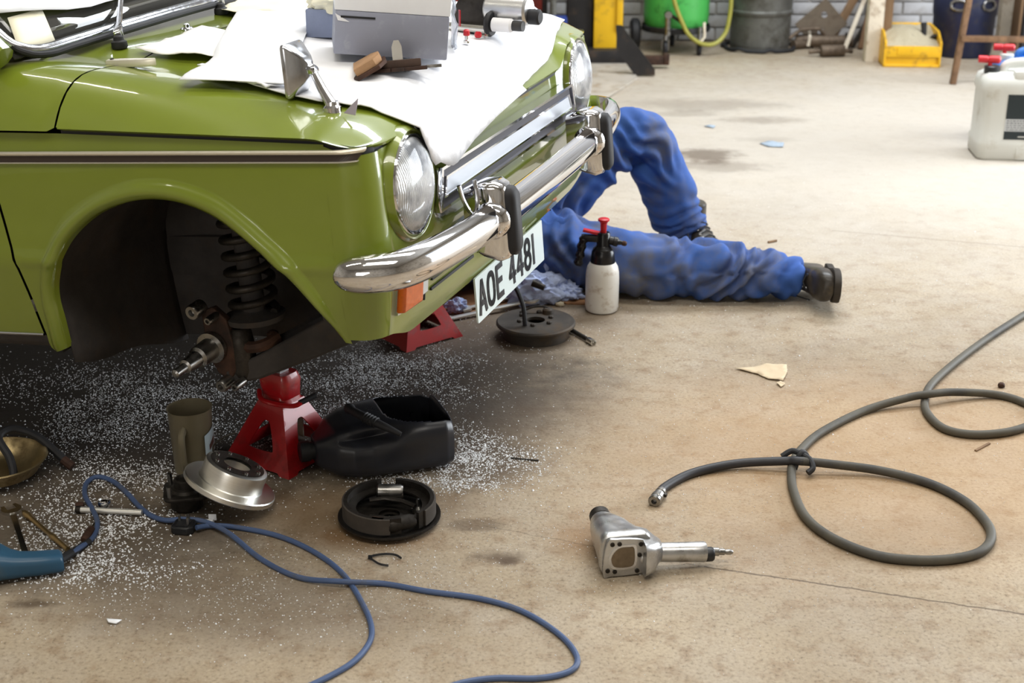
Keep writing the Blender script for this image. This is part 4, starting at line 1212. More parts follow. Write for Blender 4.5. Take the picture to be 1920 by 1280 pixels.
# crumpled newspaper or bag beside it
news = mat('greyish_crumpled_paper', (230, 229, 226), .75, var=.1, scale=22)
np_ = bonnet_px([(252, 82), (300, 74), (330, 60), (378, 44), (420, 48), (440, 62), (428, 88), (415, 101), (340, 98), (290, 92)], .02)
nw = sheet_mesh(np_, lambda u, v: cw((u, v, hgt(u, v)+.010+.016*abs(nz((u, v, 0), 9))+.005*abs(fnz((u, v, 4), 26)))), .012, .003)
single(nw, 'crumpled_paper', news, 'crumpled greyish newspaper sheet near the wiper', 'paper', base=cw((-.55, -.35, .255)), smooth=50, solid=.001)
ny = mat('cream_wrapping_paper', (230, 226, 205), .7, var=.06, scale=14)
np_ = bonnet_px([(415, 15), (440, -15), (500, -40), (640, -40), (625, 20), (590, 24), (450, 20)], .02)
nw = sheet_mesh(np_, lambda u, v: cw((u, v, hgt(u, v)+.016+.020*abs(nz((u, v, 0), 10))+.005*fnz((u, v, 4), 26))), .016, .003)
single(nw, 'wrapping_paper', ny, 'cream wrapping paper heaped behind the plain white sheet', 'paper', base=cw((-.5, .1, .265)), smooth=50, solid=.001)

def place_on_car(u, v, lift=.010):
    return cw((u, v, hgt(u, v)+lift))
# grey cardboard box with white lid
boxg = mat('silver_grey_card', (150, 154, 170), .5, .25, var=.05, scale=12, dirt=(172, 176, 188), dirt_amt=.2, dirt_scale=30)
boxw = mat('white_card', (232, 234, 238), .6, var=.02)
A = cw((-.245, -.345, .2105)); B = cw((-.045, -.245, .176))
# box frame: X along its front edge, Z up from the bonnet
X = (B-A); BL = X.length*1.02; X.normalize()
Zb = (WW+UU*.12); Zb = (Zb-X*Zb.dot(X)).normalized(); Yb = Zb.cross(X)
bmx = Matrix((X, Yb, Zb)).transposed().to_4x4(); bmx.translation = (A+B)/2
t = thing('cardboard_box', 'grey cardboard box with white lid standing on the white cloth', 'box', (A+B)/2, bmx.to_3x3())
BH, BD = .088, .17
MB().box((0, BD/2, BH/2+.002), (BL, BD, BH), bev=.004).build('base', boxg, t)
MB().box((0, BD/2+.002, BH+.038), (BL+.003, BD+.002, .072), bev=.003).build('lid', boxw, t)
MB().box((-BL*.30, -.0012, BH-.010), (BL*.30, .0012, .004)).build('tape_strip', M['black_plastic'], t, smooth=0)
MB().add([(-BL/2, -.0012, BH-.004), (-BL/2+.03, -.0012, BH-.02), (-BL/2+.006, -.0012, BH-.018)], [(0, 1, 2)]).build('torn_label', boxw, t, smooth=0)
# smaller open carton with brown paper behind the grey box, left
brn = mat('brown_paper_roll', (176, 150, 116), .7, var=.15, scale=12)
c0 = place_on_car(-.36, -.14, .012)
t = thing('small_carton', 'small blue grey carton with paper wadding behind the grey box', 'box', c0, RM('Z', -8))
MB().box((0, .05, .03), (.09, .10, .06), bev=.003).build('body', mat('blue_grey_card', (126, 136, 164), .6, var=.15, scale=12), t)
def wad(c, r, sd, m, name, parent=None, sq=.7, amp=.5):
    bm = bmesh.new(); bmesh.ops.create_icosphere(bm, subdivisions=4, radius=1)
    for v in bm.verts:
        d = v.co.normalized(); k = 1+amp*(abs(nz(d, 1.7, sd))-.25)+amp*.5*(abs(nz(d, 3.4, sd+3))-.2)
        v.co = Vector((d.x*r[0]*k, d.y*r[1]*k, d.z*r[2]*k))
        v.co.z = max(v.co.z, -r[2]*sq)
    mb = MB().bm(bm, TM(c))
    return mb
wad((0, .045, .075), (.05, .05, .035), 3, ny, 'w').build('wadding', ny, t, smooth=40)
MB().tube([(-.045, .06, .10), (.04, .04, .108)], .018, 12).build('paper_roll', brn, t)
# clear plastic bag leaning beside the box, with small red print
bagm = mat('clear_polythene', (214, 222, 236), .18, trans=.55, spec=.6, alpha=.75)
q_ = bonnet_px([(850, 85)], .01)[0]; c0 = place_on_car(*q_, .01)
t = thing('plastic_bag', 'clear polythene parts bag against the end of the grey box', 'bag', c0, RM('Z', 20))
def bagf(a, b): return (lerp(-.02, .03, a)+.012*nz((a*3, b*3, 0), 1.2), lerp(-.07, .09, a)+.01*nz((a, b, 7), 3), .002+.12*b+.012*nz((a*2, b*2, 3), 2))
MB().grid(bagf, 12, 12).build('film', bagm, t, solid=.002, smooth=80)
MB().box((.012, -.01, .06), (.002, .01, .035)).build('red_print', redcap, t, smooth=0)
# brake caliper
q_ = bonnet_px([(912, 60)], .012)[0]; c0 = place_on_car(*q_, .012)
t = thing('brake_caliper', 'used brake caliper standing on the cloth past the grey box', 'caliper', c0, RM('Z', -25))
MB().prism(catmull([(-.05, 0, 0), (-.055, .05, 0), (-.02, .095, 0), (.03, .10, 0), (.045, .06, 0), (.035, .015, 0), (.01, -.002, 0)], 4, True), -.022, .022, TM(-.02, 0, 0) @ RM('X', 90) @ RM('Y', 0), bev=.006).build('body', M['dark_steel'], t)
MB().lathe([(.03, -.05), (.034, -.045), (.034, .05), (.028, .055)], 24, TM(.055, .0, .055) @ RM('Y', 90) @ RM('Z', 0)).build('cylinder', mat('bare_aluminium', (214, 214, 214), .35, .9, var=.05), t)
MB().lathe([(.016, 0), (.018, .01), (.018, .03), (.014, .034)], 18, TM(.104, .0, .042) @ RM('Y', 90)).build('dust_boot', M['black_rubber'], t)
MB().lathe([(.026, -.006), (.03, 0), (.026, .006), (.01, .006)], 20, TM(.03, -.04, .026) @ RM('Y', 90)).build('piston', M['black_rubber'], t)
MB().lathe([(.016, -.0), (.016, .045), (.012, .05)], 18, TM(.04, -.045, .026) @ RM('Y', 90)).build('slider', mat('white_plastic', (228, 228, 230), .4), t)
MB().cyl((.088, -.045, .026), (.115, -.045, .026), .012).build('slider_end', M['black_plastic'], t)
MB().cyl((-.09, -.03, .012), (.02, -.035, .012), .010).build('pin', M['bright_steel'], t)
# little bleed screws with red caps
for (qx, lab) in (((875, 82), 'standing upright'), ((905, 72), 'lying on its side')):
    c = place_on_car(*bonnet_px([qx], .01)[0], .012)
    t = thing('bleed_screw', 'tiny steel screw with a red cap '+lab+' on the cloth', 'screw', c, RM('Z', 30))
    mm = Matrix.Identity(4) if 'upright' in lab else RM('Y', -84) @ TM(.006, 0, -.01)
    MB().lathe([(.0075, 0), (.0075, .005), (.004, .007), (.004, .020)], 10, mm).build('shank', M['bright_steel'], t)
    MB().lathe([(.0062, .016), (.0075, .018), (.0075, .027), (.004, .03)], 12, mm).build('cap', redcap, t)
# brake pads
padm = mat('worn_brake_lining', (166, 130, 96), .9, var=.2, scale=40, bump=.4)
padk = mat('burnt_brake_pad_edge', (70, 54, 46), .85, var=.3, scale=40)
def pad(c, rot, lining, label):
    t = thing('brake_pad', label, 'brake pad', c, rot, group='brake pads on the cloth')
    MB().prism([(-.045, -.022), (-.036, -.026), (-.012, -.026), (-.010, -.031), (.008, -.031), (.010, -.026), (.036, -.026), (.045, -.02), (.04, .018), (.018, .03), (-.02, .03), (-.04, .018)], 0, .006, bev=.001).build('backing_plate', M['rust'], t)
    MB().prism([(-.036, -.02), (.036, -.02), (.034, .014), (.016, .025), (-.018, .025), (-.034, .014)], .006, .018, bev=.002).build('lining', lining, t)
    return t
q = bonnet_px([(694, 134), (748, 134)], .012)
PS = Matrix.Scale(1.28, 4)
pad(cw((q[0][0], q[0][1], hgt(*q[0])+.014)), crot @ (RM('Z', -65) @ RM('X', 24) @ PS).to_3x3(), padm, 'worn brown brake pad lying lining side up on the cloth')
t = pad(cw((q[1][0], q[1][1], hgt(*q[1])+.012)), crot @ (RM('Z', 22) @ RM('X', -8) @ PS).to_3x3(), padk, 'dark burnt brake pad with an upright steel clip')
MB().prism([(-.008, 0), (.008, 0), (.008, .02), (.004, .030), (-.004, .030), (-.008, .02)], 0, .002, TM(0, .0, .018) @ RM('X', 90)).build('clip', M['bright_steel'], t)
MB().box((.055, 0, .004), (.025, .008, .005), bev=.001).build('lug', M['steel'], t)
# little folded card by the mirror foot
q = sheet_from_px([(660, 180)], .18, 0)[0]
single(MB().add([cw((q[0]-.02, q[1], hgt(*q)+.012)), cw((q[0]+.008, q[1]-.012, hgt(*q)+.010)), cw((q[0]+.010, q[1]+.004, hgt(*q)+.038))], [(0, 1, 2)]), 'card_scrap', mat('grey_mauve_card', (150, 142, 152), .7), 'small grey folded card corner beside the mirror foot', 'card', solid=.001, smooth=0)
# paper over the windscreen and a card on the dashboard
pp = [(0.02, .18), (.20, .10), (.40, .11), (.52, .16), (.62, .22), (.72, .30), (.75, .8), (.02, .8)]
def wsp(t_, s_):
    n = Vector((.70, 0, .72))
    return CO+(lambda q: UU*q.x+VV*q.y+WW*q.z)(wsc(t_, s_)+n*(.012+.012*abs(nz((t_*3, s_*3, 0), 2))))
wp = sheet_mesh(pp, wsp, .04, .006)
single(wp, 'masking_paper', M['white_paper'], 'white masking paper laid over the windscreen glass', 'paper', base=cw((-.9, 0, .40)), smooth=60, solid=.001)
def wsi(t_, s_): q = wsc(t_, s_)+Vector((.70, 0, .72))*.007; return cw(q)
single(MB().grid(lambda a, b: wsi(lerp(.012, .085, a)+.03*b, lerp(.02, .16, b)), 4, 4), 'paper_card', mat('cream_card', (240, 236, 212), .7), 'cream paper card lying on the lower corner of the windscreen', 'card', solid=.001)
# ------------------------------------------------------------------ axle stands
def axle_stand(loc, rot, label, handle=True):
    t = thing('axle_stand', label, 'axle stand', loc, rot, group='red axle stands under the car')
    def tri(b0, b1, z0, z1): return [(-b0, -b0, z0), (b0, -b0, z0), (b0, b0, z0), (-b0, b0, z0)], [(-b1, -b1, z1), (b1, -b1, z1), (b1, b1, z1), (-b1, b1, z1)]
    B, T, Hs = .097, .036, .138
    for k in range(4):
        mm = RM('Z', 90*k)
        # trapezoid side with a rounded window, tilted inward
        L = math.hypot(Hs, B-T); tilt = math.degrees(math.atan2(B-T, Hs))
        outer = [(-B, 0), (-B+.028, .0), (-B+.036, .006), (B-.036, .006), (B-.028, 0), (B, 0), (T, L), (-T, L)]
        wh = catmull([(-.034, .055, 0), (-.012, .105, 0), (0, .112, 0), (.012, .105, 0), (.034, .055, 0), (.028, .046, 0), (-.028, .046, 0)], 3, True)
        MB().plate([Vector(p) for p in outer], [[(p.x, p.y) for p in wh]], -.003, .0, mm @ TM(0, -B, 0) @ RM('X', -tilt) @ RM('X', 90)).build('leg_panel', M['red'], t, smooth=20)
    MB().loft([[(x, y, z) for x, y in rrect(2*s, 2*s, s*.45)] for z, s in ((Hs-.006, T+.002), (Hs+.012, T-.003), (Hs+.016, T-.004))]).build('collar', M['red'], t)
    MB().loft([[(x, y, z) for x, y in rrect(2*s, 1.6*s, s*.4)] for z, s in ((Hs+.01, .038), (Hs+.05, .041), (Hs+.066, .034))]).build('head', M['red'], t)
    MB().lathe([(.020, Hs+.060), (.020, Hs+.070), (.032, Hs+.076), (.032, Hs+.082)], 4, RM('Z', 45)).build('saddle', mat('pale_bare_metal', (196, 200, 204), .35, .5), t)
    if handle:
        h = MB().tube(catmull([(-.044, -.02, Hs+.026), (-.034, -.046, Hs+.016), (.0, -.055, Hs+.008), (.038, -.053, Hs+.004), (.055, -.040, Hs+.008)], 5), .0055, 8).build('ratchet_handle', M['red'], t, M=RM('Z', 30))
        MB().cyl((.050, -.043, Hs+.007), (.082, -.018, Hs+.016), .0064).build('handle_grip', M['black_rubber'], h, M=RM('Z', 30))
    MB().prism([(-.04, 0), (-.01, 0), (-.01, .06), (-.02, .075), (-.03, .07)], -.002, .002, TM(.03, .045, .03) @ RM('X', 90)).build('pawl_strip', M['white_timber'], t)
    return t
axle_stand((-.518, 2.935, 0), -32.6, 'red axle stand with ratchet handle carrying the near wheel side')
axle_stand((-.272, 3.70, 0), 40, 'red axle stand half hidden beyond the car nose')

# ------------------------------------------------------------------ measuring jug
smoky = mat('smoky_brown_plastic', (140, 130, 106), .3, trans=.4, var=.08, scale=14, dirt=(110, 98, 76), dirt_amt=.25)
p = G(360, 894)
t = thing('measuring_jug', 'smoky translucent measuring jug with a torn white label', 'jug', (p.x, p.y+.03, 0))
MB().lathe([(.0, .003), (.040, .003), (.0425, .006), (.048, .150), (.0495, .155), (.0465, .153), (.0405, .010), (0, .008)], 36, cap=(False, False)).build('cup', smoky, t)
MB().tube(catmull([(-.006, -.044, .118), (-.006, -.066, .112), (-.006, -.068, .075), (-.006, -.062, .04), (-.006, -.043, .03)], 5), .0075, 8, flat=1.5).build('handle', smoky, t)
lm = RM('Z', 0)
MB().grid(lambda a, b: (.0487*math.cos(lerp(-.75, .05, a)), .0487*math.sin(lerp(-.75, .05, a)), lerp(.055, lerp(.10, .115, a), b)), 8, 4).build('label', mat('bluish_white_label', (186, 204, 214), .6), t)
MB().grid(lambda a, b: (.0490*math.cos(lerp(-.5, -.1, a)), .0490*math.sin(lerp(-.5, -.1, a)), lerp(lerp(.062, .075, a), lerp(.075, .092, a), b)), 6, 1).build('label_print', mat('brown_label_print', (92, 66, 60), .6), t)

# ------------------------------------------------------------------ hub with studs and the machined brake disc resting on it
p = G(348, 958)
t = thing('wheel_hub', 'oily dark wheel hub with studs standing by the jug', 'hub', (p.x, p.y+.02, 0), 12)
MB().lathe([(.030, 0), (.034, .004), (.036, .03), (.036, .034)], 28).build('boss', M['dark_steel'], t)
MB().prism(catmull([(.058*math.cos(a)*(1 if k % 2 else .80), .058*math.sin(a)*(1 if k % 2 else .80), 0) for k, a in enumerate([PI/4*i for i in range(8)])], 4, True), .034, .042, bev=.002).build('flange', M['dark_steel'], t)
MB().lathe([(.034, .042), (.030, .048), (.024, .05), (.024, .066), (.020, .068), (.016, .062), (.0, .062)], 24).build('bearing_barrel', M['dark_steel'], t)
for k in range(4):
    a = PI/4+PI/2*k
    MB().cyl((.046*math.cos(a), .046*math.sin(a), .036), (.046*math.cos(a), .046*math.sin(a), .066), .0055, n=10).build('stud', M['steel'], t)
ring_mat = mat('turned_bright_steel', (226, 224, 218), .34, 1.0, var=.06, scale=60, stretch=(.1, .1, 8))
disc_c = G(432, 905, .062)
t = thing('brake_disc', 'bright machined brake disc tilted against the dark hub', 'brake disc', disc_c, RM('Z', -12) @ RM('X', -13) @ RM('Y', 20))
d = MB().lathe([(.030, .044), (.060, .044), (.066, .041), (.067, .036), (.067, .004), (.069, .002), (.096, .001), (.098, -.001), (.098, -.010), (.096, -.012), (.062, -.012), (.062, .038), (.030, .038)], 56, cap=(False, False)).add([], [])
d.build('disc', ring_mat, t, smooth=30)
MB().lathe([(.030, .0445), (.050, .0452), (.058, .0448)], 40, cap=(False, False)).build('mounting_face', M['dark_steel'], t)
for k in range(8):
    a = PI/4*k
    MB().lathe([(.0045, 0), (.0045, .003), (0, .004)], 10, TM(.048*math.cos(a), .048*math.sin(a), .045)).build('bolt', M['bright_steel'], t)
MB().tube(catmull([(-.058, .0, .046), (-.062, .0, .06), (-.05, .005, .082), (-.03, .01, .10)], 5), .0022, 6).build('wire', M['dark_steel'], t)

# ------------------------------------------------------------------ cut-open black oil can with a spout across it
blackcan = mat('oily_black_plastic', (36, 37, 43), .34, var=.2, scale=12, rvar=.08, dirt=(44, 42, 42), dirt_amt=.3)
a = G(600, 880); b_ = G(850, 842)
ax = (b_-a).normalized(); ay = Vector((-ax.y, ax.x, 0))
t = thing('oil_can', 'black plastic oil can lying down with its top cut open', 'oil can', (a.x, a.y, 0), math.degrees(math.atan2(ax.y, ax.x)))
LC = (b_-a).length+.0
prof = [(-.01, .030, .028, .05), (.005, .045, .036, .05), (.03, .075, .05, .054), (.06, .095, .056, .057), (.10, .105, .060, .060), (.16, .108, .062, .062), (.22, .108, .063, .063), (.265, .105, .062, .062), (.283, .095, .056, .060)]
NA = 120
rings = []
npr = 84
cen = .0
for i in range(npr+1):
    x = lerp(-.01, .283, i/npr)
    hw, hh, zc = (interp(x, [(q[0], q[k]) for q in prof]) for k in (1, 2, 3))
    r = []
    for k in range(NA):
        an = 2*PI*k/NA; c, s = math.cos(an), math.sin(an)
        y = hw*math.copysign(abs(c)**.5, c); z = hh*math.copysign(abs(s)**.5, s)
        # hand-hold hollow on the camera side
        dn = math.exp(-(((x-.085)/.045)**2+((an-4.05 if an > 1 else an+2.23))**2/.14)) if an > 2.2 else 0
        dn2 = math.exp(-(((x-.095)/.06)**2+((an-2.5))**2/.2))
        rad = 1-.40*dn2
        r.append((x, y*rad+cen, max(.002, zc+z*(rad if z > 0 else 1))))
    rings.append(r)
mb = MB(); vs = [p for r in rings for p in r]; fs = []
for j in range(npr):
    x = lerp(-.01, .283, (j+.5)/npr)
    for k in range(NA):
        an = 2*PI*(k+.5)/NA
        lim = .95*math.sin(PI*min(1, max(0, (x-.14)/.24)))**.45 if x > .14 else 0
        if x > .145 and abs(an-1.35) < lim: continue           # the opening cut in its upper side
        a_, b2 = j*NA+k, j*NA+(k+1) % NA
        fs.append((a_, b2, b2+NA, a_+NA))
fs.append(tuple(range(NA))[::-1]); fs.append(tuple(range(npr*NA, npr*NA+NA)))
mb.add(vs, fs)
mb.build('body', blackcan, t, smooth=60, solid=.003, recalc=False)
MB().lathe([(.020, 0), (.020, .014), (.0235, .014), (.0235, .034), (.020, .036)], 22, TM(-.008, cen-.0, .05) @ RM('Y', -90)).build('cap', M['black_plastic'], t)
pt = [G(x, y, z) for x, y, z in ((650, 762, .135), (665, 772, .136), (690, 785, .134), (722, 800, .125), (752, 814, .112))]
s = thing('spout', 'ribbed black flexible spout lying across the cut oil can', 'spout', pt[2])
MB().tube([q-pt[2] for q in catmull(pt, 6)], lambda u: interp(u, [(0, .007), (.12, .013), (.2, .009), (.5, .0105), (.75, .0085), (1, .005)]), 14).build('tube', M['black_rubber'], s)
for k in range(5):
    q = catmull(pt, 6)[11+k]-pt[2]; d = (pt[3]-pt[2]).normalized()
    MB().lathe([(.0105, -.0018), (.013, 0), (.0105, .0018)], 14, basis(q, d), cap=(False, False)).build('rib', M['black_rubber'], s)

# ------------------------------------------------------------------ drum brake backplate with shoes (near)
def backplate(c, rot, flip, label):
    t = thing('brake_backplate', label, 'brake backplate', c, rot, group='drum brake backplates')
    return t
p = G(729, 985)
t = backplate((p.x, p.y+.02, 0), -10, False, 'drum brake backplate with curved shoes facing up')
MB().lathe([(.018, .006), (.06, .006), (.075, .009), (.094, .012), (.103, .017), (.106, .017), (.106, .013), (.098, .006), (.07, .0), (.018, 0)], 48, cap=(False, False)).build('plate', M['dark_steel'], t)
def arc_shoe(a0_, a1_, name):
    n = 26; rings = []
    for i in range(n+1):
        a = lerp(a0_, a1_, i/n); c, s = math.cos(a), math.sin(a)
        rings.append([(r*c, r*s, z) for r, z in ((.085, .018), (.093, .018), (.093, .053), (.085, .053), (.085, .038), (.068, .037), (.068, .033), (.085, .033))])
    sh = MB().loft(rings).build(name, M['dark_steel'], t, smooth=40)
    lin_ = [[(r*math.cos(lerp(a0_, a1_, i/n)), r*math.sin(lerp(a0_, a1_, i/n)), z) for r, z in ((.0932, .018), (.0965, .019), (.0965, .052), (.0932, .053))] for i in range(2, n-1)]
    MB().loft(lin_).build('lining', mat('dusty_brake_lining', (60, 54, 48), .85, var=.25, scale=30), sh, smooth=40)
arc_shoe(math.radians(115), math.radians(300), 'brake_shoe')
arc_shoe(math.radians(-35), math.radians(95), 'brake_shoe')
MB().lathe([(.012, -.03), (.016, -.026), (.016, .02), (.013, .026)], 18, TM(-.012, .062, .036) @ RM('Z', 10) @ RM('Y', 90)).build('wheel_cylinder', M['steel'], t)
MB().lathe([(.014, -.03), (.017, -.02), (.015, .02), (.011, .03)], 18, TM(.042, -.066, .034) @ RM('Z', 35) @ RM('Y', 90)).build('adjuster', M['dark_steel'], t)
MB().tube([(-.05, .03, .028), (-.02, .04, .03), (.02, .035, .03), (.05, .02, .028)], .005, 8).build('return_spring', M['dark_steel'], t)
MB().tube([(-.03, -.04, .028), (.01, -.045, .03), (.05, -.03, .03)], .005, 8).build('return_spring', M['dark_steel'], t)
MB().lathe([(.0, .0), (.012, .0), (.014, .01), (.006, .014), (.004, .03), (0, .031)], 12, TM(.052, .035, .008)).build('steady_pin', M['steel'], t)
MB().lathe([(.0195, .004), (.028, .006), (.03, .012), (.022, .014)], 24, TM(0, 0, .002), cap=(False, False)).build('centre_boss', M['dark_steel'], t)
MB().box((.003, -.088, .036), (.03, .014, .034), M=RM('Z', -2), bev=.003).build('anchor_block', M['rust'], t)

# far backplate, shoes down, brake hose standing out
p = G(1005, 640)
t = backplate((p.x, p.y+.045, 0), 0, True, 'upturned dark brake backplate with brake hose by the number plate')
bpm = mat('grimy_brown_steel', (62, 56, 50), .6, .4, var=.3, scale=18, dirt=(84, 66, 44), dirt_amt=.35)
MB().lathe([(.092, 0), (.092, .030), (.103, .032), (.110, .036), (.110, .041), (.106, .045), (.095, .044), (.06, .047), (.0255, .047), (.0255, .038), (.085, .036), (.085, 0)], 56, cap=(False, False)).build('plate', bpm, t)
MB().lathe([(.0, .010), (.06, .010)], 20, cap=(False, False)).build('inner_shoe_web', mat('rust_orange', (128, 84, 46), .85, var=.3, scale=30), t)
for a, r in ((20, .045), (80, .058), (140, .050), (200, .048), (260, .05), (320, .047)):
    x, y = r*math.cos(math.radians(a)), r*math.sin(math.radians(a))*1.0
    MB().lathe([(.0075, .046), (.0075, .052), (.005, .054), (0, .054)], 6, TM(x, y, 0)).build('bolt', bpm, t)
MB().lathe([(.018, .044), (.015, .058), (.010, .062), (0, .062)], 12, TM(.035, .055, 0)).build('adjuster_boss', bpm, t)
MB().tube(catmull([(-.03, -.045, .042), (-.032, -.042, .07), (-.036, -.03, .10), (-.05, -.005, .13), (-.062, .02, .145)], 6), .0062, 8).build('brake_hose', M['black_rubber'], t)
MB().tube(catmull([(-.045, .05, .05), (-.01, .06, .062), (.02, .062, .064), (.036, .056, .06)], 5), .003, 6).build('brake_pipe', M['dark_steel'], t)

# ------------------------------------------------------------------ pump sprayer
pet = mat('white_polythene', (226, 224, 218), .4, var=.03, scale=6, dirt=(170, 150, 128), dirt_amt=.22, dirt_scale=26)
blk = mat('glossy_black_plastic', (22, 22, 25), .25)
p = G(1128, 592)
t = thing('pump_sprayer', 'white pump sprayer bottle with black head and red plunger', 'sprayer', (p.x+.003, p.y+.05, 0), -8)
MB().lathe([(.040, 0), (.046, .004), (.0485, .014), (.0485, .10), (.0475, .118), (.044, .134), (.037, .146), (.034, .150)], 40).build('bottle', pet, t)
MB().lathe([(.036, .147), (.036, .150), (.034, .165), (.0325, .180), (.030, .184), (.030, .188), (.022, .196), (.0195, .20), (.0195, .232), (.017, .236)], 28).build('collar', blk, t)
hd = MB().box((-.034, 0, .217), (.055, .024, .020), M=RM('Y', 0), bev=.005).build('head', blk, t)
hs = catmull([(-.052, .0, .222), (-.060, .0, .20), (-.066, .0, .165), (-.072, .0, .135)], 6)
MB().tube(hs, lambda u: .0125-.002*math.sin(u*26), 12, flat=1.0).build('grip', blk, hd)
MB().prism([(-.060, -.010), (-.008, -.010), (-.008, .010), (-.060, .010)], 0, .008, TM(0, 0, .226) @ RM('Y', 10) @ TM(0, 0, 0), bev=.002).build('trigger', redcap, hd)
pg = MB().lathe([(.006, .225), (.0085, .232), (.0095, .262), (.013, .268), (.0165, .270), (.0165, .275), (.013, .277)], 22).build('plunger', redcap, t)
nzl = MB().lathe([(.009, 0), (.0125, .003), (.0125, .014), (.014, .016), (.014, .026), (.008, .03), (.006, .04)], 16, TM(.015, 0, .213) @ RM('Y', 100)).build('nozzle', blk, t)
MB().lathe([(.0065, 0), (.0075, .002), (.0075, .010), (.004, .014)], 12, TM(.054, 0, .206) @ RM('Y', 100)).build('nozzle_tip', M['rust'], nzl)

# ------------------------------------------------------------------ blue paper wads, spanners, sockets and card round the far backplate
blue_paper = mat('blue_paper_towel', (182, 196, 232), .85, var=.08, scale=18, dirt=(88, 92, 118), dirt_amt=.28, dirt_scale=16)
def paper_wad(px, r, sd, label, rot=0):
    q = G(*px); mb = wad((0, 0, 0), r, sd, None, '', sq=.72, amp=.8)
    mm = TM(q.x, q.y, r[2]*.72) @ RM('Z', rot)
    w = MB().add(mb.v, mb.f, mm)
    single(w, 'paper_towel', blue_paper, label, 'paper towel', smooth=25, group='crumpled blue paper towels')
paper_wad((1003, 566), (.085, .045, .052), 5.1, 'largest crumpled blue paper towel behind the far backplate', 15)
paper_wad((1064, 560), (.045, .035, .030), 2.3, 'small blue paper towel beside the sprayer bottle', -15)
paper_wad((1036, 552), (.026, .025, .075), 9.7, 'upright twist of blue paper towel between two wads', 0)
paper_wad((858, 584), (.032, .026, .022), 4.4, 'stray blue paper towel under the number plate', 20)
paper_wad((955, 555), (.04, .03, .025), 7.4, 'flattened blue paper towel half behind the number plate', 40)
cardb = mat('brown_corrugated_card', (150, 108, 74), .85, var=.12, scale=16, dirt=(96, 68, 50), dirt_amt=.3)
q = [G(*px) for px in ((1036, 562), (1100, 557), (1103, 572), (1062, 571))]
single(MB().prism([(v.x, v.y) for v in q], .0, .005, bev=.001), 'cardboard_piece', cardb, 'brown cardboard piece under the sprayer bottle', 'card', smooth=0)
q = [G(*px) for px in ((800, 560), (880, 545), (1000, 545), (1010, 558), (880, 590), (815, 585))]
single(MB().prism([(v.x, v.y) for v in q], .0, .004, bev=.001), 'cardboard_piece', cardb, 'larger oily cardboard mat under the spanners', 'card', smooth=0)

satin = mat('satin_chrome_vanadium', (222, 220, 214), .34, .6)
def spanner(pa, pb, za, zb, w, label, m=None, ring=True, openj=True, grp='spanners on the floor', sz=.016):
    """combination spanner from open jaw (a) to ring end (b)"""
    A, B = G(*pa), G(*pb); A.z, B.z = za, zb
    d = B-A; L = d.length
    t = thing('spanner', label, 'spanner', A, basis((0, 0, 0), d.cross(Vector((0, 0, 1))).cross(d), d).to_3x3() if False else basis((0, 0, 0), (0, 0, 1), d).to_3x3(), group=grp)
    m = m or M['chrome']
    sl = math.degrees(math.atan2(zb-za, L))
    R_ = RM('Y', -sl)
    MB().prism([(sz*.9, -w*.5), (L*.5, -w*.42), (L-sz*.9, -w*.5), (L-sz*.9, w*.5), (L*.5, w*.42), (sz*.9, w*.5)], 0, .005, R_, bev=.0016).build('shank', m, t)
    if openj:
        jaw = [(sz*math.cos(a)*1.0, sz*math.sin(a)) for a in [math.radians(d_) for d_ in range(-140, 141, 20)]]
        jaw = [(-sz*.95, -sz*.75)]+jaw[1:-1]+[(-sz*.95, sz*.75), (-sz*.9, sz*.42), (sz*.1, sz*.42), (sz*.1, -sz*.42), (-sz*.9, -sz*.42)]
        MB().prism(jaw, -.0005, .0065, R_ @ RM('Z', 12)).build('open_jaw', m, t)
    if ring:
        MB().lathe([(sz*.52, 0), (sz*.85, 0), (sz*.9, .002), (sz*.9, .008), (sz*.85, .01), (sz*.52, .01), (sz*.52, 0)], 20, R_ @ TM(L, 0, -.001), cap=(False, False)).build('ring_end', m, t)
    return t
spanner((995, 574), (836, 603), .016, .004, .018, 'bright combination spanner reaching under the number plate', satin, sz=.021)
spanner((872, 585), (1000, 556), .008, .014, .016, 'plated spanner lying across the oily card mat', satin, sz=.02)
spanner((1035, 545), (905, 572), .018, .010, .010, 'slim spanner resting on the card near the blue towel', M['steel'])
A, B = G(1076, 626), G(1113, 648)
t = thing('socket_bar', 'steel socket extension bar poking from under the far backplate', 'socket bar', A+Vector((0, 0, .008)), basis((0, 0, 0), B-A).to_3x3())
Lb = (B-A).length
MB().cyl((0, 0, -.05), (0, 0, Lb-.03), .0062, n=12).build('bar', M['dark_steel'], t)
MB().lathe([(.0065, 0), (.0095, .006), (.0095, .030), (.0065, .031), (.006, .02), (0, .02)], 14, TM(0, 0, Lb-.03)).build('socket', M['bright_steel'], t)
A, B = G(1040, 566), G(1098, 556)
t = thing('ratchet', 'black headed socket ratchet lying before the blue towel', 'ratchet', A+Vector((0, 0, .018)), basis((0, 0, 0), B-A, (0, 0, 1)).to_3x3())
MB().lathe([(.012, -.014), (.018, -.012), (.019, 0), (.016, .012)], 18, TM(0, 0, .0) @ RM('X', 60)).build('head', M['black_plastic'], t)
MB().tube([(0, 0, .012), (0, 0, .04), (0, 0, .11)], lambda u: .0085-.003*sstep(0, .5, u), 10).build('handle', M['dark_steel'], t)
MB().lathe([(.0085, .02), (.011, .022), (.011, .032), (.0085, .034)], 14).build('collar', M['bright_steel'], t)
q = G(998, 530, .082); q.z = .082
single(MB().cyl(q, q+Vector((.035, -.01, -.012)), .011, .009, n=12), 'spark_plug_socket', M['dark_steel'], 'short dark socket lying on the largest blue towel', 'socket', base=q)
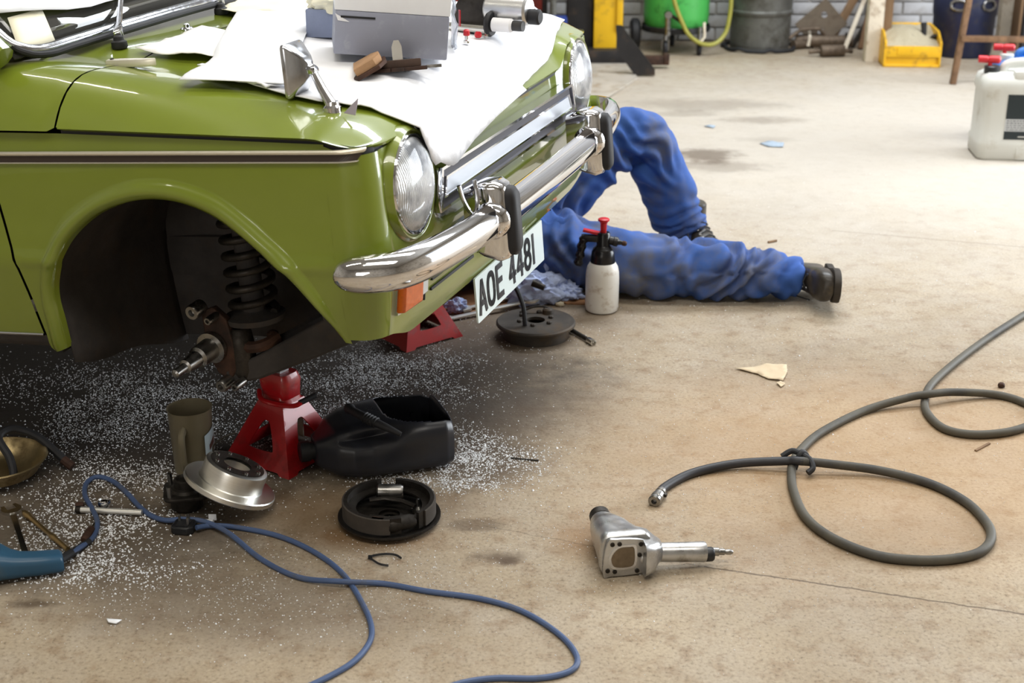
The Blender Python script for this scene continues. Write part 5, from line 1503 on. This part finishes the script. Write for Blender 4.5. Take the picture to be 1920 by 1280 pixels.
single(wad(Vector(G(1050, 574))+Vector((0, 0, .006)), (.012, .008, .008), 3.3, None, ''), 'stone_chip', mat('pale_cream_chip', (206, 196, 172), .8), 'pale cream chip beside the brown cardboard', 'chip')

# ------------------------------------------------------------------ tools at the lower left
spanner((22, 958), (52, 1052), .0, .0, .013, 'worn open-ended spanner beside the blue power tool', M['bright_steel'], ring=False, sz=.021)
A, B = G(48, 968), G(128, 1036)
t = thing('socket_extension', 'brassy stepped extension bar behind the blue power tool', 'socket bar', A+Vector((0, 0, .0075)), basis((0, 0, 0), B-A).to_3x3())
L_ = (B-A).length
MB().lathe([(.004, 0), (.0075, .003), (.0075, .02), (.0055, .024), (.0055, L_*.62), (.0072, L_*.64), (.0072, L_*.70), (.0055, L_*.72), (.0055, L_)], 14).build('bar', M['brass'], t)
MB().box((0, 0, -.004), (.007, .007, .01)).build('square_drive', M['brass'], t)
A, B = G(140, 961), G(267, 967)
t = thing('sliding_bar', 'bright straight sliding T bar among the white granules', 'socket bar', A+Vector((0, 0, .008)), basis((0, 0, 0), B-A).to_3x3())
L_ = (B-A).length
MB().lathe([(.0065, 0), (.0065, L_)], 14).build('bar', satin, t)
MB().lathe([(.0075, .0), (.008, .002), (.008, .010), (.006, .011)], 14, TM(0, 0, .004)).build('end_collar', M['dark_steel'], t)
A = G(197, 952)
single(MB().lathe([(.012, 0), (.014, .002), (.014, .012), (.0125, .018), (.010, .020), (.008, .016), (0, .014)], 20, TM(A)), 'socket', M['chrome'], 'single chrome socket standing behind the sliding bar', 'socket', base=A)
A = G(150, 954)
single(MB().lathe([(.006, -.008), (.008, -.004), (.008, .006), (.005, .009)], 12, TM(A+Vector((0, 0, .008))) @ RM('Y', 90)), 'dark_nut', M['rust'], 'small rusty nut by the end of the sliding bar', 'nut')
A, B = G(182, 985), G(158, 1020)
t = thing('screwdriver', 'short dirty stubby bar with glazed handle under the blue cable', 'screwdriver', A+Vector((0, 0, .009)), basis((0, 0, 0), B-A).to_3x3())
MB().lathe([(.004, 0), (.004, .03)], 10).build('shaft', M['bright_steel'], t)
MB().lathe([(.006, .028), (.0088, .034), (.0085, .075), (.006, .08)], 12).build('handle', M['rust'], t)

# metal pan with hose
pan_c = G(18, 905)
t = thing('drain_pan', 'dished bright metal pan with a hose inside at the left edge', 'pan', (pan_c.x-.03, pan_c.y+.02, 0), 0)
MB().lathe([(0, .006), (.05, .006), (.085, .018), (.105, .046), (.109, .05), (.106, .052), (.10, .046), (.082, .022), (.05, .010), (0, .010)], 48, cap=(False, False)).build('dish', mat('greasy_brassy_metal', (190, 170, 128), .28, .9, var=.15, scale=12, dirt=(90, 74, 50), dirt_amt=.3), t)
MB().tube(catmull([(.02, -.05, .015), (.045, -.035, .02), (.03, .0, .05), (.0, .03, .085), (.02, .065, .09), (.07, .07, .07), (.12, .055, .03), (.145, .045, .01)], 6), .009, 10).build('hose', M['black_rubber'], t)
MB().tube([(.128, .051, .022), (.15, .043, .008)], .0105, 10).build('hose_end', M['rust'], t)
MB().lathe([(.012, 0), (.014, .004), (.010, .02), (.006, .024)], 12, TM(.0, -.045, .012)).build('valve_body', M['dark_steel'], t)

# blue power tool handle, its flex with plug
bluep = mat('blue_tool_plastic', (46, 82, 108), .38, var=.05, scale=8, dirt=(66, 84, 96), dirt_amt=.2)
A, B = G(-150, 1118), G(121, 1070)
t = thing('power_tool', 'blue power tool handle lying at the left edge', 'power tool', (B.x, B.y, 0), math.degrees(math.atan2((A-B).y, (A-B).x)))
def hring(x, w, h, z, dy=0, tw=0): return [(x, y+dy, z+k) for y, k in rrect(w, h, min(w, h)*.34, 4)]
MB().loft([hring(0, .036, .030, .022), hring(.006, .044, .037, .024), hring(.05, .048, .040, .027), hring(.075, .050, .042, .029, -.003), hring(.092, .060, .046, .031, -.008), hring(.11, .082, .052, .034, -.019), hring(.13, .11, .058, .036, -.033), hring(.16, .13, .062, .038, -.042), hring(.24, .135, .064, .039, -.044), hring(.32, .12, .06, .038, -.04), hring(.35, .08, .05, .036, -.035)]).build('housing', bluep, t, smooth=50)
for k in range(7):
    MB().box((.112+.008*k, -.030, .0615+.0008*k), (.0034, .030, .006), M=None).build('vent_slot', M['black_plastic'], t, smooth=0)
MB().lathe([(.013, 0), (.018, -.03), (.018, -.09), (.012, -.10)], 18, TM(.35, -.035, .036) @ RM('Y', -90)).build('chuck', M['dark_steel'], t)
cablem = mat('blue_pvc_cable', (70, 88, 124), .5, var=.08, scale=20, dirt=(80, 84, 96), dirt_amt=.25)
def ground_path(px, r, lift={}, n=8, z0=None):
    pts = []
    for i, (x, y) in enumerate(px):
        z = r+lift.get(i, 0); pts.append(G(x, y, z))
    return catmull(pts, n)
A_path = [(112, 1050), (128, 1040), (150, 1026), (170, 1012), (180, 996), (182, 975), (172, 952), (160, 930), (160, 910), (172, 897), (190, 894), (215, 904), (240, 926), (262, 950), (285, 967), (312, 975), (345, 973), (385, 978), (430, 1000), (490, 1048), (560, 1082), (640, 1090), (720, 1094), (800, 1108), (900, 1122), (980, 1146), (1050, 1190), (1082, 1232), (1068, 1258), (1010, 1271), (930, 1271), (870, 1279), (820, 1295)]
fx = thing('power_cable', 'blue flex running from the power tool across the floor', 'cable', G(345, 973))
R0 = inv(fx)
MB().tube(ground_path(A_path, .0052, {0: .016, 1: .012, 2: .006, 15: .004, 16: .010, 17: .008, 18: .006, 6: .006, 5: .006, 21: .007}), .0054, 10).build('flex', cablem, fx, M=R0)
MB().tube(ground_path([(112, 1050), (128, 1040), (150, 1026), (168, 1014)], .0078, {0: .014, 1: .008}), lambda u: .0095-.003*u, 10).build('strain_relief', M['black_rubber'], fx, M=R0)
B_path = [(368, 989), (395, 985), (440, 988), (520, 1004), (590, 1035), (645, 1078), (683, 1138), (697, 1180), (688, 1212), (655, 1246), (590, 1281), (540, 1300)]
pc = G(343, 1000)
pt_ = thing('mains_plug', 'black three pin mains plug on a blue flex with white tag', 'plug', pc)
R1 = inv(pt_)
MB().tube(ground_path(B_path, .0052, {0: .008, 1: .003, 5: -.002}), .0054, 10).build('flex', cablem, pt_, M=R1)
mm = TM(0, .012, 0) @ RM('Z', -8)
MB().loft([[(x, y, z) for x, y in ((-.022, -.016), (-.014, -.022), (.016, -.022), (.024, -.012), (.024, .012), (.016, .022), (-.014, .022), (-.022, .016))] for z in (.001, .018)], M=mm).build('plug_body', M['black_plastic'], pt_, bevel=.003)
MB().prism([(-.012, -.014), (.014, -.014), (.014, .012), (-.012, .012)], .018, .0195, mm).build('plug_face', M['black_rubber'], pt_)
for x, y in ((-.010, .006), (.008, .010), (.012, -.006)):
    MB().box((x, y, .026), (.005, .003, .017), M=mm).build('pin', M['steel'], pt_, smooth=0)
q = G(395, 984)-pc
MB().cyl(q+Vector((-.012, .001, .0062)), q+Vector((.006, -.001, .0062)), .0066, n=12).box((.004, .004, .016), (.016, .001, .014), M=TM(q)).build('tag', M['white_paper'], pt_, smooth=30)
# cable tie
q = [G(x, y, .004) for x, y in ((728, 1060), (712, 1057), (700, 1050), (694, 1044), (706, 1040), (725, 1038), (742, 1040), (752, 1046))]
single(MB().tube(catmull(q, 5), .0022, 6).box(q[3], (.008, .006, .006)), 'cable_tie', M['black_plastic'], 'cut black cable tie lying on the bare concrete', 'cable tie')
# thin twig-like wire
q = [G(x, y, .002) for x, y in ((958, 858), (985, 861), (1010, 863))]
single(MB().tube(q, .0018, 6), 'wire_offcut', M['dark_steel'], 'straight dark wire offcut right of the oil can', 'wire')

# ------------------------------------------------------------------ impact wrench
alu = mat('scuffed_cast_aluminium', (186, 186, 186), .33, .85, var=.14, scale=25, rvar=.1, dirt=(120, 112, 100), dirt_amt=.25)
p = G(1176, 1078)
t = thing('impact_wrench', 'silver air impact wrench lying on the concrete', 'impact wrench', (p.x-.003, p.y+.002, 0), 10)
def br(y, w, h, zc, r, cx=0): return [(x, y, z) for x, z in rrect(w, h, r, 5, cx, zc)]
MB().loft([br(.0, .094, .082, .043, .014), br(.004, .098, .086, .044, .016), br(.022, .098, .086, .044, .018), br(.03, .092, .082, .043, .022, -.002), br(.065, .084, .078, .042, .03, -.005), br(.095, .076, .072, .041, .03, -.008), br(.12, .064, .062, .040, .028, -.011), br(.142, .048, .048, .040, .022, -.014), br(.150, .042, .042, .040, .02, -.014)]).build('body', alu, t, smooth=45)
MB().loft([br(.146, .044, .044, .042, .021, -.014), br(.164, .042, .042, .044, .02, -.014), br(.168, .03, .03, .044, .014, -.014)]).build('nose', M['dark_steel'], t, smooth=45)
# shoulder that carries the handle
MB().loft([[(x, .012+yy, .042+zz) for yy, zz in rrect(wy, wz, .016, 5)] for x, wy, wz in ((.03, .10, .07), (.05, .085, .062), (.062, .05, .048), (.07, .040, .040))]).build('shoulder', alu, t, smooth=60)
MB().lathe([(.0185, 0), (.019, .02), (.0195, .07), (.0205, .095), (.0195, .098)], 26, TM(.062, .012, .036) @ RM('Z', -3) @ RM('Y', 93)).build('handle', alu, t, smooth=60)
h = MB().lathe([(.0135, 0), (.0145, .003), (.0145, .014), (.012, .018)], 18, TM(.158, .005, .026) @ RM('Z', -3) @ RM('Y', 91)).build('inlet_bush', M['black_plastic'], t)
MB().lathe([(.0085, 0), (.0085, .012), (.0065, .014), (.0065, .024), (.0045, .026), (.0055, .031), (.0055, .038), (.003, .042)], 14, TM(.174, .006, .030) @ RM('Z', 0) @ RM('Y', 97)).build('air_nipple', M['steel'], h)
cv = MB().prism(catmull([(-.046, .006, 0), (-.04, .076, 0), (-.02, .083, 0), (.03, .078, 0), (.049, .06, 0), (.053, .035, 0), (.045, .012, 0), (.02, .004, 0), (-.03, .003, 0)], 4, True), 0, .008, TM(0, -.0005, 0) @ RM('X', 90), bev=.002).build('back_cover', alu, t, smooth=40)
for nm_, kk, yy, mm_ in (('emblem_rim', 1.22, -.0083, M['old_chrome']), ('emblem_plate', 1.0, -.0092, mat('dull_brown_emblem', (112, 98, 80), .5, .5, var=.2, scale=60))):
    MB().prism(catmull([(-.006+(x+.002)*kk, .044+(z-.044)*kk, 0) for x, z in ((-.022, .026), (-.027, .045), (-.014, .063), (.007, .065), (.017, .061), (.017, .028), (.0, .022))], 4, True), 0, .0012, TM(0, yy, 0) @ RM('X', 90)).build(nm_, mm_, cv, smooth=0)
for x, z in ((-.030, .073), (-.016, .073), (.026, .069), (-.038, .017), (-.024, .014), (.020, .012), (.024, .046)):
    b0 = MB().lathe([(.0045, 0), (.0045, .0015), (.0025, .0015), (.0025, .0002)], 12, TM(x, -.009, z) @ RM('X', 90)).build('bolt', M['dark_steel'], cv)
MB().lathe([(.013, 0), (.011, .002), (.006, .003), (.006, .006), (.003, .008), (0, .008)], 18, TM(.039, -.0085, .034) @ RM('X', 90)).build('regulator_knob', alu, cv)

# ------------------------------------------------------------------ air hose
hosem = mat('dusty_black_hose', (80, 76, 66), .62, var=.12, scale=12, dirt=(46, 46, 48), dirt_amt=.45, dirt_scale=5)
H_path = [(1233, 930), (1248, 912), (1300, 886), (1380, 869), (1470, 864), (1500, 864), (1560, 870), (1650, 882), (1740, 905), (1810, 940), (1850, 980), (1858, 1010), (1838, 1034), (1790, 1047), (1720, 1050), (1640, 1040), (1560, 1008), (1510, 968), (1488, 920), (1484, 890), (1487, 866), (1502, 843), (1540, 810), (1620, 770), (1700, 746), (1740, 739), (1790, 735), (1870, 740), (1925, 757), (1950, 780), (1925, 799), (1880, 811), (1820, 814), (1770, 803), (1740, 776), (1734, 752), (1745, 722), (1790, 680), (1850, 635), (1920, 590), (2010, 535), (2150, 470)]
t = thing('air_hose', 'dusty black air hose looped on the floor with a steel coupler', 'hose', G(1500, 866))
R0 = inv(t)
hl = {3: .004, 4: .012, 5: .018, 6: .012, 7: .004, 24: .012, 25: .018, 26: .012, 35: .0}
hpts = ground_path(H_path, .0098, hl, 8)
MB().tube(hpts[40:], .0098, 12).build('tube', hosem, t, M=R0, smooth=80)
MB().tube(hpts[:42], .0099, 12).build('lead_end', mat('cleaner_black_hose', (44, 44, 48), .5, var=.15, scale=14), t, M=R0, smooth=80)
ca, cb_ = G(1236, 926, .0115), G(1218, 952, .0125)
dirn = (cb_-ca)
cpl = MB().lathe([(.0105, -.012), (.0115, -.008), (.0115, .0), (.009, .002), (.0095, .006), (.012, .007), (.012, .016), (.0135, .018), (.0135, .028), (.012, .030), (.0135, .032), (.0135, .042), (.011, .044), (.006, .044), (.005, .034), (0, .034)], 20, basis(ca-dirn.normalized()*.005, dirn)).build('coupler', M['steel'], t, M=R0)
MB().box((.012, 0, -.001), (.010, .008, .010), M=basis(ca, dirn), bev=.002).build('hose_clamp', M['dark_steel'], t, M=R0)
k0 = G(1497, 866, .02)
kn = catmull([k0+Vector(v) for v in ((-.035, .012, .008), (-.012, .016, .020), (.008, .004, .016), (.022, -.012, .012), (.026, -.030, .0), (.014, -.038, -.008))], 5)
MB().tube(kn, .0068, 10).build('rubber_tie', M['black_rubber'], t, M=R0)
MB().tube(catmull([k0+Vector(v) for v in ((-.010, -.012, -.012), (.004, .002, .022), (.020, .014, .010), (.026, .010, -.008))], 5), .0062, 10).build('rubber_tie', M['black_rubber'], t, M=R0)

# ------------------------------------------------------------------ litter
scrapm = mat('buff_paper_scrap', (196, 178, 150), .85, var=.06)
def scrap_paper(px, m, label, cat='paper scrap', amp=.006, name='paper_scrap', step=.012):
    q = [G(*p) for p in px]; c = sum(q, Vector())/len(q)
    mb = sheet_mesh([(v.x-c.x, v.y-c.y) for v in q], lambda x, y: (c.x+x, c.y+y, .003+amp*abs(nz((x, y, 0), 30))), step)
    return single(mb, name, m, label, cat, smooth=60, solid=.0008)
scrap_paper([(1377, 692), (1412, 690), (1437, 685), (1475, 686), (1476, 700), (1468, 716), (1440, 712), (1420, 703)], scrapm, 'torn buff paper scrap lying alone on the concrete')
scrap_paper([(1455, 720), (1463, 716), (1472, 722), (1464, 728)], scrapm, 'tiny torn corner just below the buff paper scrap', step=.006)
bl = mat('pale_blue_litter', (150, 164, 178), .8, var=.15, scale=60)
scrap_paper([(1424, 270), (1440, 266), (1470, 269), (1468, 277), (1440, 276)], bl, 'pale blue paper scrap on the bright floor behind', step=.02)
scrap_paper([(1320, 238), (1330, 235), (1342, 237), (1338, 241)], bl, 'smaller dull blue scrap near the bent knee', step=.02)
A, B = G(1829, 846), G(1855, 832)
single(MB().box((0, 0, .0), ((B-A).length, .006, .003), M=TM((A+B)/2+Vector((0, 0, .002))) @ RM('Z', math.degrees(math.atan2((B-A).y, (B-A).x)))), 'wood_splinter', M['timber'], 'pale wood splinter beneath the small hose loop', 'splinter')
A = G(1877, 726)
single(wad(A+Vector((0, 0, .006)), (.009, .008, .008), 1.3, None, '', amp=.2), 'rusty_nut', M['rust'], 'rusty nut lying above the small hose loop', 'nut')
A = G(214, 1168)
scrap_paper([(200, 1164), (213, 1163), (229, 1167), (218, 1172), (204, 1171)], M['white_paper'], 'white plastic chip on the floor below the power tool', name='plastic_chip', step=.01)
A, B = G(1440, 456), G(1456, 453)
single(MB().tube([A+Vector((0, 0, .004)), B+Vector((0, 0, .004))], .004, 6), 'twig', M['timber'], 'short dark twig above the outstretched leg', 'twig')

# ------------------------------------------------------------------ spilt white absorbent granules
gran = mat('white_granules', (240, 242, 245), .8, var=.06)
rg_ = random.Random(11)
mb = MB()
keep_out = [(-.555, 2.953, .085), (G(360, 894).x, G(360, 894).y+.03, .05), (disc_c.x, disc_c.y, .06)]
def drop(x, y, s):
    a = rg_.uniform(0, 2*PI); s *= .95; h = s*rg_.uniform(.7, 1.3)
    b = len(mb.v)
    for k in range(3):
        q = a+2.09*k+rg_.uniform(-.3, .3); mb.v.append((x+s*math.cos(q), y+s*math.sin(q)*rg_.uniform(.6, 1.1), .0003))
    mb.v.append((x+rg_.uniform(-.3, .3)*s, y+rg_.uniform(-.3, .3)*s, h))
    mb.f.extend([(b, b+1, b+3), (b+1, b+2, b+3), (b+2, b, b+3)])
def scatter(n, px, sx, sy, s0=.0011, s1=.0024, clump=0.0, rot=0):
    c = G(*px); k = 0
    while k < n:
        gx, gy = rg_.gauss(0, 1)*sx, rg_.gauss(0, 1)*sy
        x, y = c.x+gx*math.cos(rot)-gy*math.sin(rot), c.y+gx*math.sin(rot)+gy*math.cos(rot)
        k += 1
        if clump and nz((x, y, 0), 9)+.5*nz((x, y, 4), 30) < rg_.uniform(-.8, .5)*clump: continue
        drop(x, y, rg_.uniform(s0, s1)*(1.5 if rg_.random() < .08 else 1))
scatter(6720, (215, 780), .11, .17, clump=1.0)
scatter(6080, (420, 760), .16, .20, clump=1.0)
scatter(2560, (170, 720), .20, .12, clump=1.0)
scatter(13120, (710, 715), .13, .20, clump=.9)
scatter(2400, (620, 790), .14, .12, clump=1.0)
scatter(4480, (880, 860), .08, .07, s1=.0030, clump=.8)
scatter(2080, (820, 905), .09, .03, s1=.0028, clump=.6)
scatter(2400, (250, 900), .12, .07, s1=.0028, clump=1.0)
scatter(2720, (170, 985), .10, .07, s0=.0014, s1=.0032, clump=1.0)
scatter(1440, (150, 1065), .10, .04, s0=.0014, s1=.0032, clump=1.0)
scatter(2400, (420, 1110), .30, .10, s0=.0007, s1=.002, clump=1.0)
scatter(2720, (900, 1000), .42, .22, s0=.0007, s1=.0017, clump=1.0)
scatter(1600, (1400, 820), .50, .5, s0=.0006, s1=.0016)
scatter(1280, (1560, 560), .5, .7, s0=.0007, s1=.0022)
scatter(1120, (880, 640), .25, .2, clump=.8)
single(mb, 'absorbent_granules', gran, 'white absorbent granules strewn over the oily floor', 'granules', base=(-.3, 2.9, 0), kind='stuff', smooth=0, recalc=False)
# ------------------------------------------------------------------ the mechanic: legs out from under the car
over = mat('blue_overall_cotton', (50, 86, 156), .85, var=.16, scale=6, dirt=(92, 94, 104), dirt_amt=.58, dirt_scale=5, bump=.3, bump_scale=700)
pb = Vector((.10, 4.17, 0))
person = thing('person', 'person in blue overalls and black boots lying under the car', 'person', pb)
RP = inv(person)
def ellipse_ring(c, t, up, rx, ry, n=28, sq=.9):
    t = Vector(t).normalized(); x = (Vector(up)-t*t.dot(Vector(up))).normalized(); y = t.cross(x)
    return [Vector(c)+x*(ry*math.copysign(abs(math.cos(a))**sq, math.cos(a)))+y*(rx*math.copysign(abs(math.sin(a))**sq, math.sin(a))) for a in [2*PI*k/n for k in range(n)]]
def limb(pts, up, n=28, div=5):
    """pts: (x, y, z, half width, half height)"""
    P_ = [Vector(p[:3]) for p in pts]; cs = catmull(P_, div)
    rs = catmull([(p[3], p[4], 0) for p in pts], div)
    rings = []
    for i, c in enumerate(cs):
        t = cs[min(i+1, len(cs)-1)]-cs[max(i-1, 0)]
        rings.append(ellipse_ring(c, t, up, max(.02, rs[i].x), max(.02, rs[i].y), n))
    return MB().loft(rings)
bodyparts = [
    # near leg lies flat to the right, boot end last
    limb([(-.02, 4.17, .125, .11, .115), (.10, 4.13, .120, .115, .115), (.24, 4.085, .105, .10, .10), (.36, 4.045, .098, .093, .094), (.47, 4.035, .090, .088, .088), (.58, 4.03, .079, .082, .077), (.70, 4.02, .074, .080, .072), (.80, 4.01, .066, .074, .064), (.852, 4.005, .063, .066, .060)], (0, 0, 1)),
    # far leg: thigh rises to the bent knee, shin drops to the floor
    limb([(-.02, 4.27, .15, .11, .11), (.08, 4.29, .20, .105, .11), (.18, 4.31, .285, .095, .10), (.28, 4.335, .365, .085, .09), (.352, 4.35, .418, .076, .080), (.395, 4.36, .425, .070, .074), (.425, 4.37, .39, .070, .076), (.455, 4.385, .32, .075, .082), (.49, 4.405, .24, .077, .084), (.52, 4.425, .165, .077, .083), (.548, 4.44, .10, .074, .078), (.558, 4.447, .062, .070, .070)], (0, -.2, 1)),
    # pelvis and trunk reaching under the car
    limb([(.10, 4.22, .125, .13, .10), (.0, 4.22, .135, .17, .125), (-.10, 4.19, .125, .17, .115), (-.25, 4.11, .12, .165, .11), (-.40, 4.05, .125, .185, .115), (-.52, 4.0, .12, .18, .10), (-.58, 3.975, .115, .11, .07)], (0, 0, 1)),
    # arms folded up toward the underside
    limb([(-.50, 3.90, .11, .05, .05), (-.47, 3.84, .08, .048, .048), (-.44, 3.82, .06, .042, .042), (-.38, 3.86, .13, .04, .04), (-.34, 3.92, .20, .036, .036)], (0, 0, 1), 18),
    limb([(-.50, 4.14, .11, .05, .05), (-.40, 4.24, .08, .048, .048), (-.32, 4.28, .06, .042, .042), (-.26, 4.20, .13, .04, .04), (-.22, 4.12, .20, .036, .036)], (0, 0, 1), 18),
]
mb = MB()
for b_ in bodyparts: mb.add(b_.v, b_.f)
o = mb.build('overalls', over, None, smooth=0)
m1 = o.modifiers.new('remesh', 'REMESH'); m1.mode = 'VOXEL'; m1.voxel_size = .0075
m2 = o.modifiers.new('smooth', 'SMOOTH'); m2.iterations = 7; m2.factor = .6
dg = bpy.context.evaluated_depsgraph_get(); dg.update()
me = bpy.data.meshes.new_from_object(o.evaluated_get(dg))
old = o.data; o.modifiers.clear(); o.data = me; bpy.data.meshes.remove(old)
me.name = 'overalls'
# cloth folds: ridges that gather at crotch, knees and ankles
def fold(p, n):
    d = 0.0
    def ridges(c, axis, period, amp, rad, tw=0.0, sd=0):
        q = p-Vector(c); r = q.length
        if r > rad*2.2: return 0
        w = math.exp(-(r/rad)**2)
        ph = q.dot(Vector(axis).normalized())/period+1.6*nz(p, 7, sd)+tw*math.atan2(q.z, q.y)
        s = math.sin(2*PI*ph); return 1.35*amp*w*(abs(s)**.7*math.copysign(1, s))
    d += ridges((.40, 4.30, .36), (1, 0, .9), .055, .011, .09, sd=1)         # behind the bent knee
    d += ridges((.38, 4.28, .28), (.6, .1, 1), .05, .014, .07, sd=2)
    d += ridges((.53, 4.42, .12), (.25, .1, -1), .050, .009, .09, .1, 3)     # far ankle
    d += ridges((.30, 4.28, .39), (1, 0, .7), .060, .006, .10, sd=4)
    d += ridges((.14, 4.16, .22), (.7, .3, -.6), .060, .009, .14, .2, 5)     # crotch
    d += ridges((.18, 4.05, .15), (.9, .1, .5), .075, .008, .15, .15, 6)
    d += ridges((.62, 4.0, .10), (1, .3, -.4), .085, .014, .13, .2, 7)      # calf
    d += ridges((.76, 4.0, .09), (1, -.2, .5), .070, .012, .10, .15, 8)
    d += ridges((.45, 4.0, .09), (1, .3, .6), .09, .010, .12, .2, 9)
    d += .011*fnz(p, 7, 3, 2.2)+.004*nz(p, 22, 5)
    return d
me.update()
nrm = [v.normal.copy() for v in me.vertices]
for v, n in zip(me.vertices, nrm):
    # hollow tops of the cuffs stay untouched near their ends
    v.co = v.co+n*fold(v.co, n)
    if v.co.z < .004: v.co.z = .004
for v in me.vertices: v.co = RP @ v.co
me.polygons.foreach_set('use_smooth', [True]*len(me.polygons))
o.parent = person
# trouser seam along the shin and the crotch seam
seamm = mat('overall_stitching', (30, 62, 140), .8)
# white paint smears on the calf
# boots
leather = mat('scuffed_black_leather', (52, 47, 42), .36, var=.3, scale=22, dirt=(96, 84, 64), dirt_amt=.28, dirt_scale=14)
sole = mat('worn_rubber_sole', (48, 42, 36), .75, var=.25, scale=30)
def boot(mtx, name='boot'):
    """boot in its own frame: heel at origin, toe along +y, sole at z=0"""
    def ring(y, w, z0, z1, lean=0): return [(x, y+lean*(z-z0), z) for x, z in [(cx, (z0+z1)/2+cz) for cx, cz in rrect(w, z1-z0, min(w, z1-z0)*.42, 5)]]
    up = MB().loft([ring(-.035, .045, .022, .085), ring(-.028, .066, .018, .105), ring(0, .074, .016, .128), ring(.035, .076, .016, .130), ring(.07, .078, .016, .108), ring(.11, .086, .016, .088), ring(.15, .094, .016, .078), ring(.185, .092, .016, .072), ring(.21, .078, .018, .062), ring(.224, .050, .022, .048)])
    b = up.build(name, leather, person, M=RP @ mtx, smooth=60)
    MB().lathe([(.040, .10), (.044, .12), (.044, .17), (.040, .175)], 20, TM(0, .012, 0), sx=.92, sy=1.12).build('shaft', leather, b, M=RP @ mtx)
    out = [(.0, -.04), (.030, -.034), (.038, .0), (.036, .06), (.044, .12), (.049, .16), (.043, .205), (.022, .230), (0, .234)]
    poly = out+[(-x, y) for x, y in out[::-1][1:-1]]
    sp_ = catmull([(x, y, 0) for x, y in poly], 3, True)
    s = MB().prism([(p.x, p.y) for p in sp_], .0, .020, bev=.003)
    s.build('sole', sole, b, M=RP @ mtx, smooth=40)
    for k in range(5):
        y = .055+.018*k; z = .120-.009*k
        for sx in (-1, 1):
            MB().lathe([(.0028, 0), (.005, 0), (.005, .0018), (.0028, .002)], 12, TM(sx*.020, y, z+.003) @ RM('X', -28) @ RM('Y', sx*22), cap=(False, False)).build('eyelet', M['steel'], b, M=RP @ mtx)
        MB().tube([(-.020, y, z+.006), (0, y+.004, z+.014), (.020, y+.006, z+.006)], .0024, 6).build('lace', M['black_rubber'], b, M=RP @ mtx)
    MB().tube(catmull([(0, .05, .140), (.03, .055, .145), (.05, .08, .11), (.058, .10, .07)], 5), .0022, 6).build('lace', M['black_rubber'], b, M=RP @ mtx)
    return b
# near boot: toe toward the viewer and up, sole facing right
near = basis((.872, 4.012, .064), (-1, .12, .05), (0, 0, 1))
xa = Vector((-.97, .10, .03)).normalized()       # boot's up (toward the shin)
ya = (Vector((.10, -.93, .14))); ya = (ya-xa*ya.dot(xa)).normalized()
za = ya.cross(xa)                                # across the foot
nm = Matrix((za*-1 if False else ya.cross(xa), ya, xa)).transposed().to_4x4(); nm.translation = Vector((.958, 4.05, .054))
boot(nm)
fm = TM(.582, 4.462, .0) @ RM('Z', -160)
boot(fm)
# head on the ground under the car, turned up
skinm = mat('skin', (205, 160, 135), .55); hair = mat('dark_hair', (44, 34, 28), .8)
hc = Vector((-.74, 3.92, .115))
bm = bmesh.new(); bmesh.ops.create_uvsphere(bm, u_segments=28, v_segments=20, radius=1)
for v in bm.verts:
    c = v.co; v.co = Vector((c.x*.115, c.y*.078, c.z*.098))
    if c.z > .2 and abs(c.y) < .25 and -.1 < c.x < .35: v.co.z += .018*(1-abs(c.y)/.25)*(1-abs(c.x-.12)/.25 if abs(c.x-.12) < .25 else 0)
hm = TM(hc) @ RM('Z', 25)
hd = MB().bm(bm, hm).build('head', skinm, person, M=RP, smooth=80)
MB().tube([hm @ Vector((.07, 0, -.02)), hm @ Vector((.17, 0, -.02))], .058, 16).build('neck', skinm, hd, M=RP)
for s_ in (-1, 1):
    MB().lathe([(0, 0), (.009, .001), (.011, .004), (0, .006)], 12, hm @ TM(-.01, s_*.032, .087)).build('eye', M['white_paper'], hd, M=RP)
    MB().lathe([(0, -.006), (.02, -.004), (.024, 0), (.012, .006)], 12, hm @ TM(.0, s_*.078, .0) @ RM('X', -90*s_)).build('ear', skinm, hd, M=RP)
MB().box((.062, 0, .080), (.010, .045, .008), M=hm, bev=.003).build('mouth', mat('lips', (170, 105, 95), .5), hd, M=RP)
bm = bmesh.new(); bmesh.ops.create_uvsphere(bm, u_segments=24, v_segments=16, radius=1)
for v in bm.verts: v.co = Vector((v.co.x*.075-.052, v.co.y*.083, v.co.z*.098-.012))
MB().bm(bm, hm).build('hair', hair, hd, M=RP, smooth=80)
# hands at the ends of the raised forearms
for base_, dr in ((Vector((-.34, 3.92, .20)), Vector((.05, .06, .10))), (Vector((-.22, 4.12, .20)), Vector((.05, -.08, .10)))):
    hm2 = basis(base_, dr, (0, 1, 0))
    pm_ = MB().loft([[(x, y, z) for x, y in rrect(w, d, d*.45)] for z, w, d in ((0, .05, .04), (.03, .07, .032), (.07, .08, .028), (.085, .078, .024))]).build('hand', skinm, person, M=RP @ hm2, smooth=60)
    for i, (x, L_) in enumerate(((-.029, .055), (-.010, .068), (.010, .072), (.029, .064))):
        MB().tube(catmull([(x, 0, .078), (x, .004, .078+L_*.5), (x, .022, .078+L_)], 4), lambda u: .0088-.002*u, 8).build('finger', skinm, pm_, M=RP @ hm2)
    MB().tube(catmull([(.034, 0, .025), (.056, .008, .05), (.062, .020, .075)], 4), lambda u: .0105-.002*u, 8).build('thumb', skinm, pm_, M=RP @ hm2)
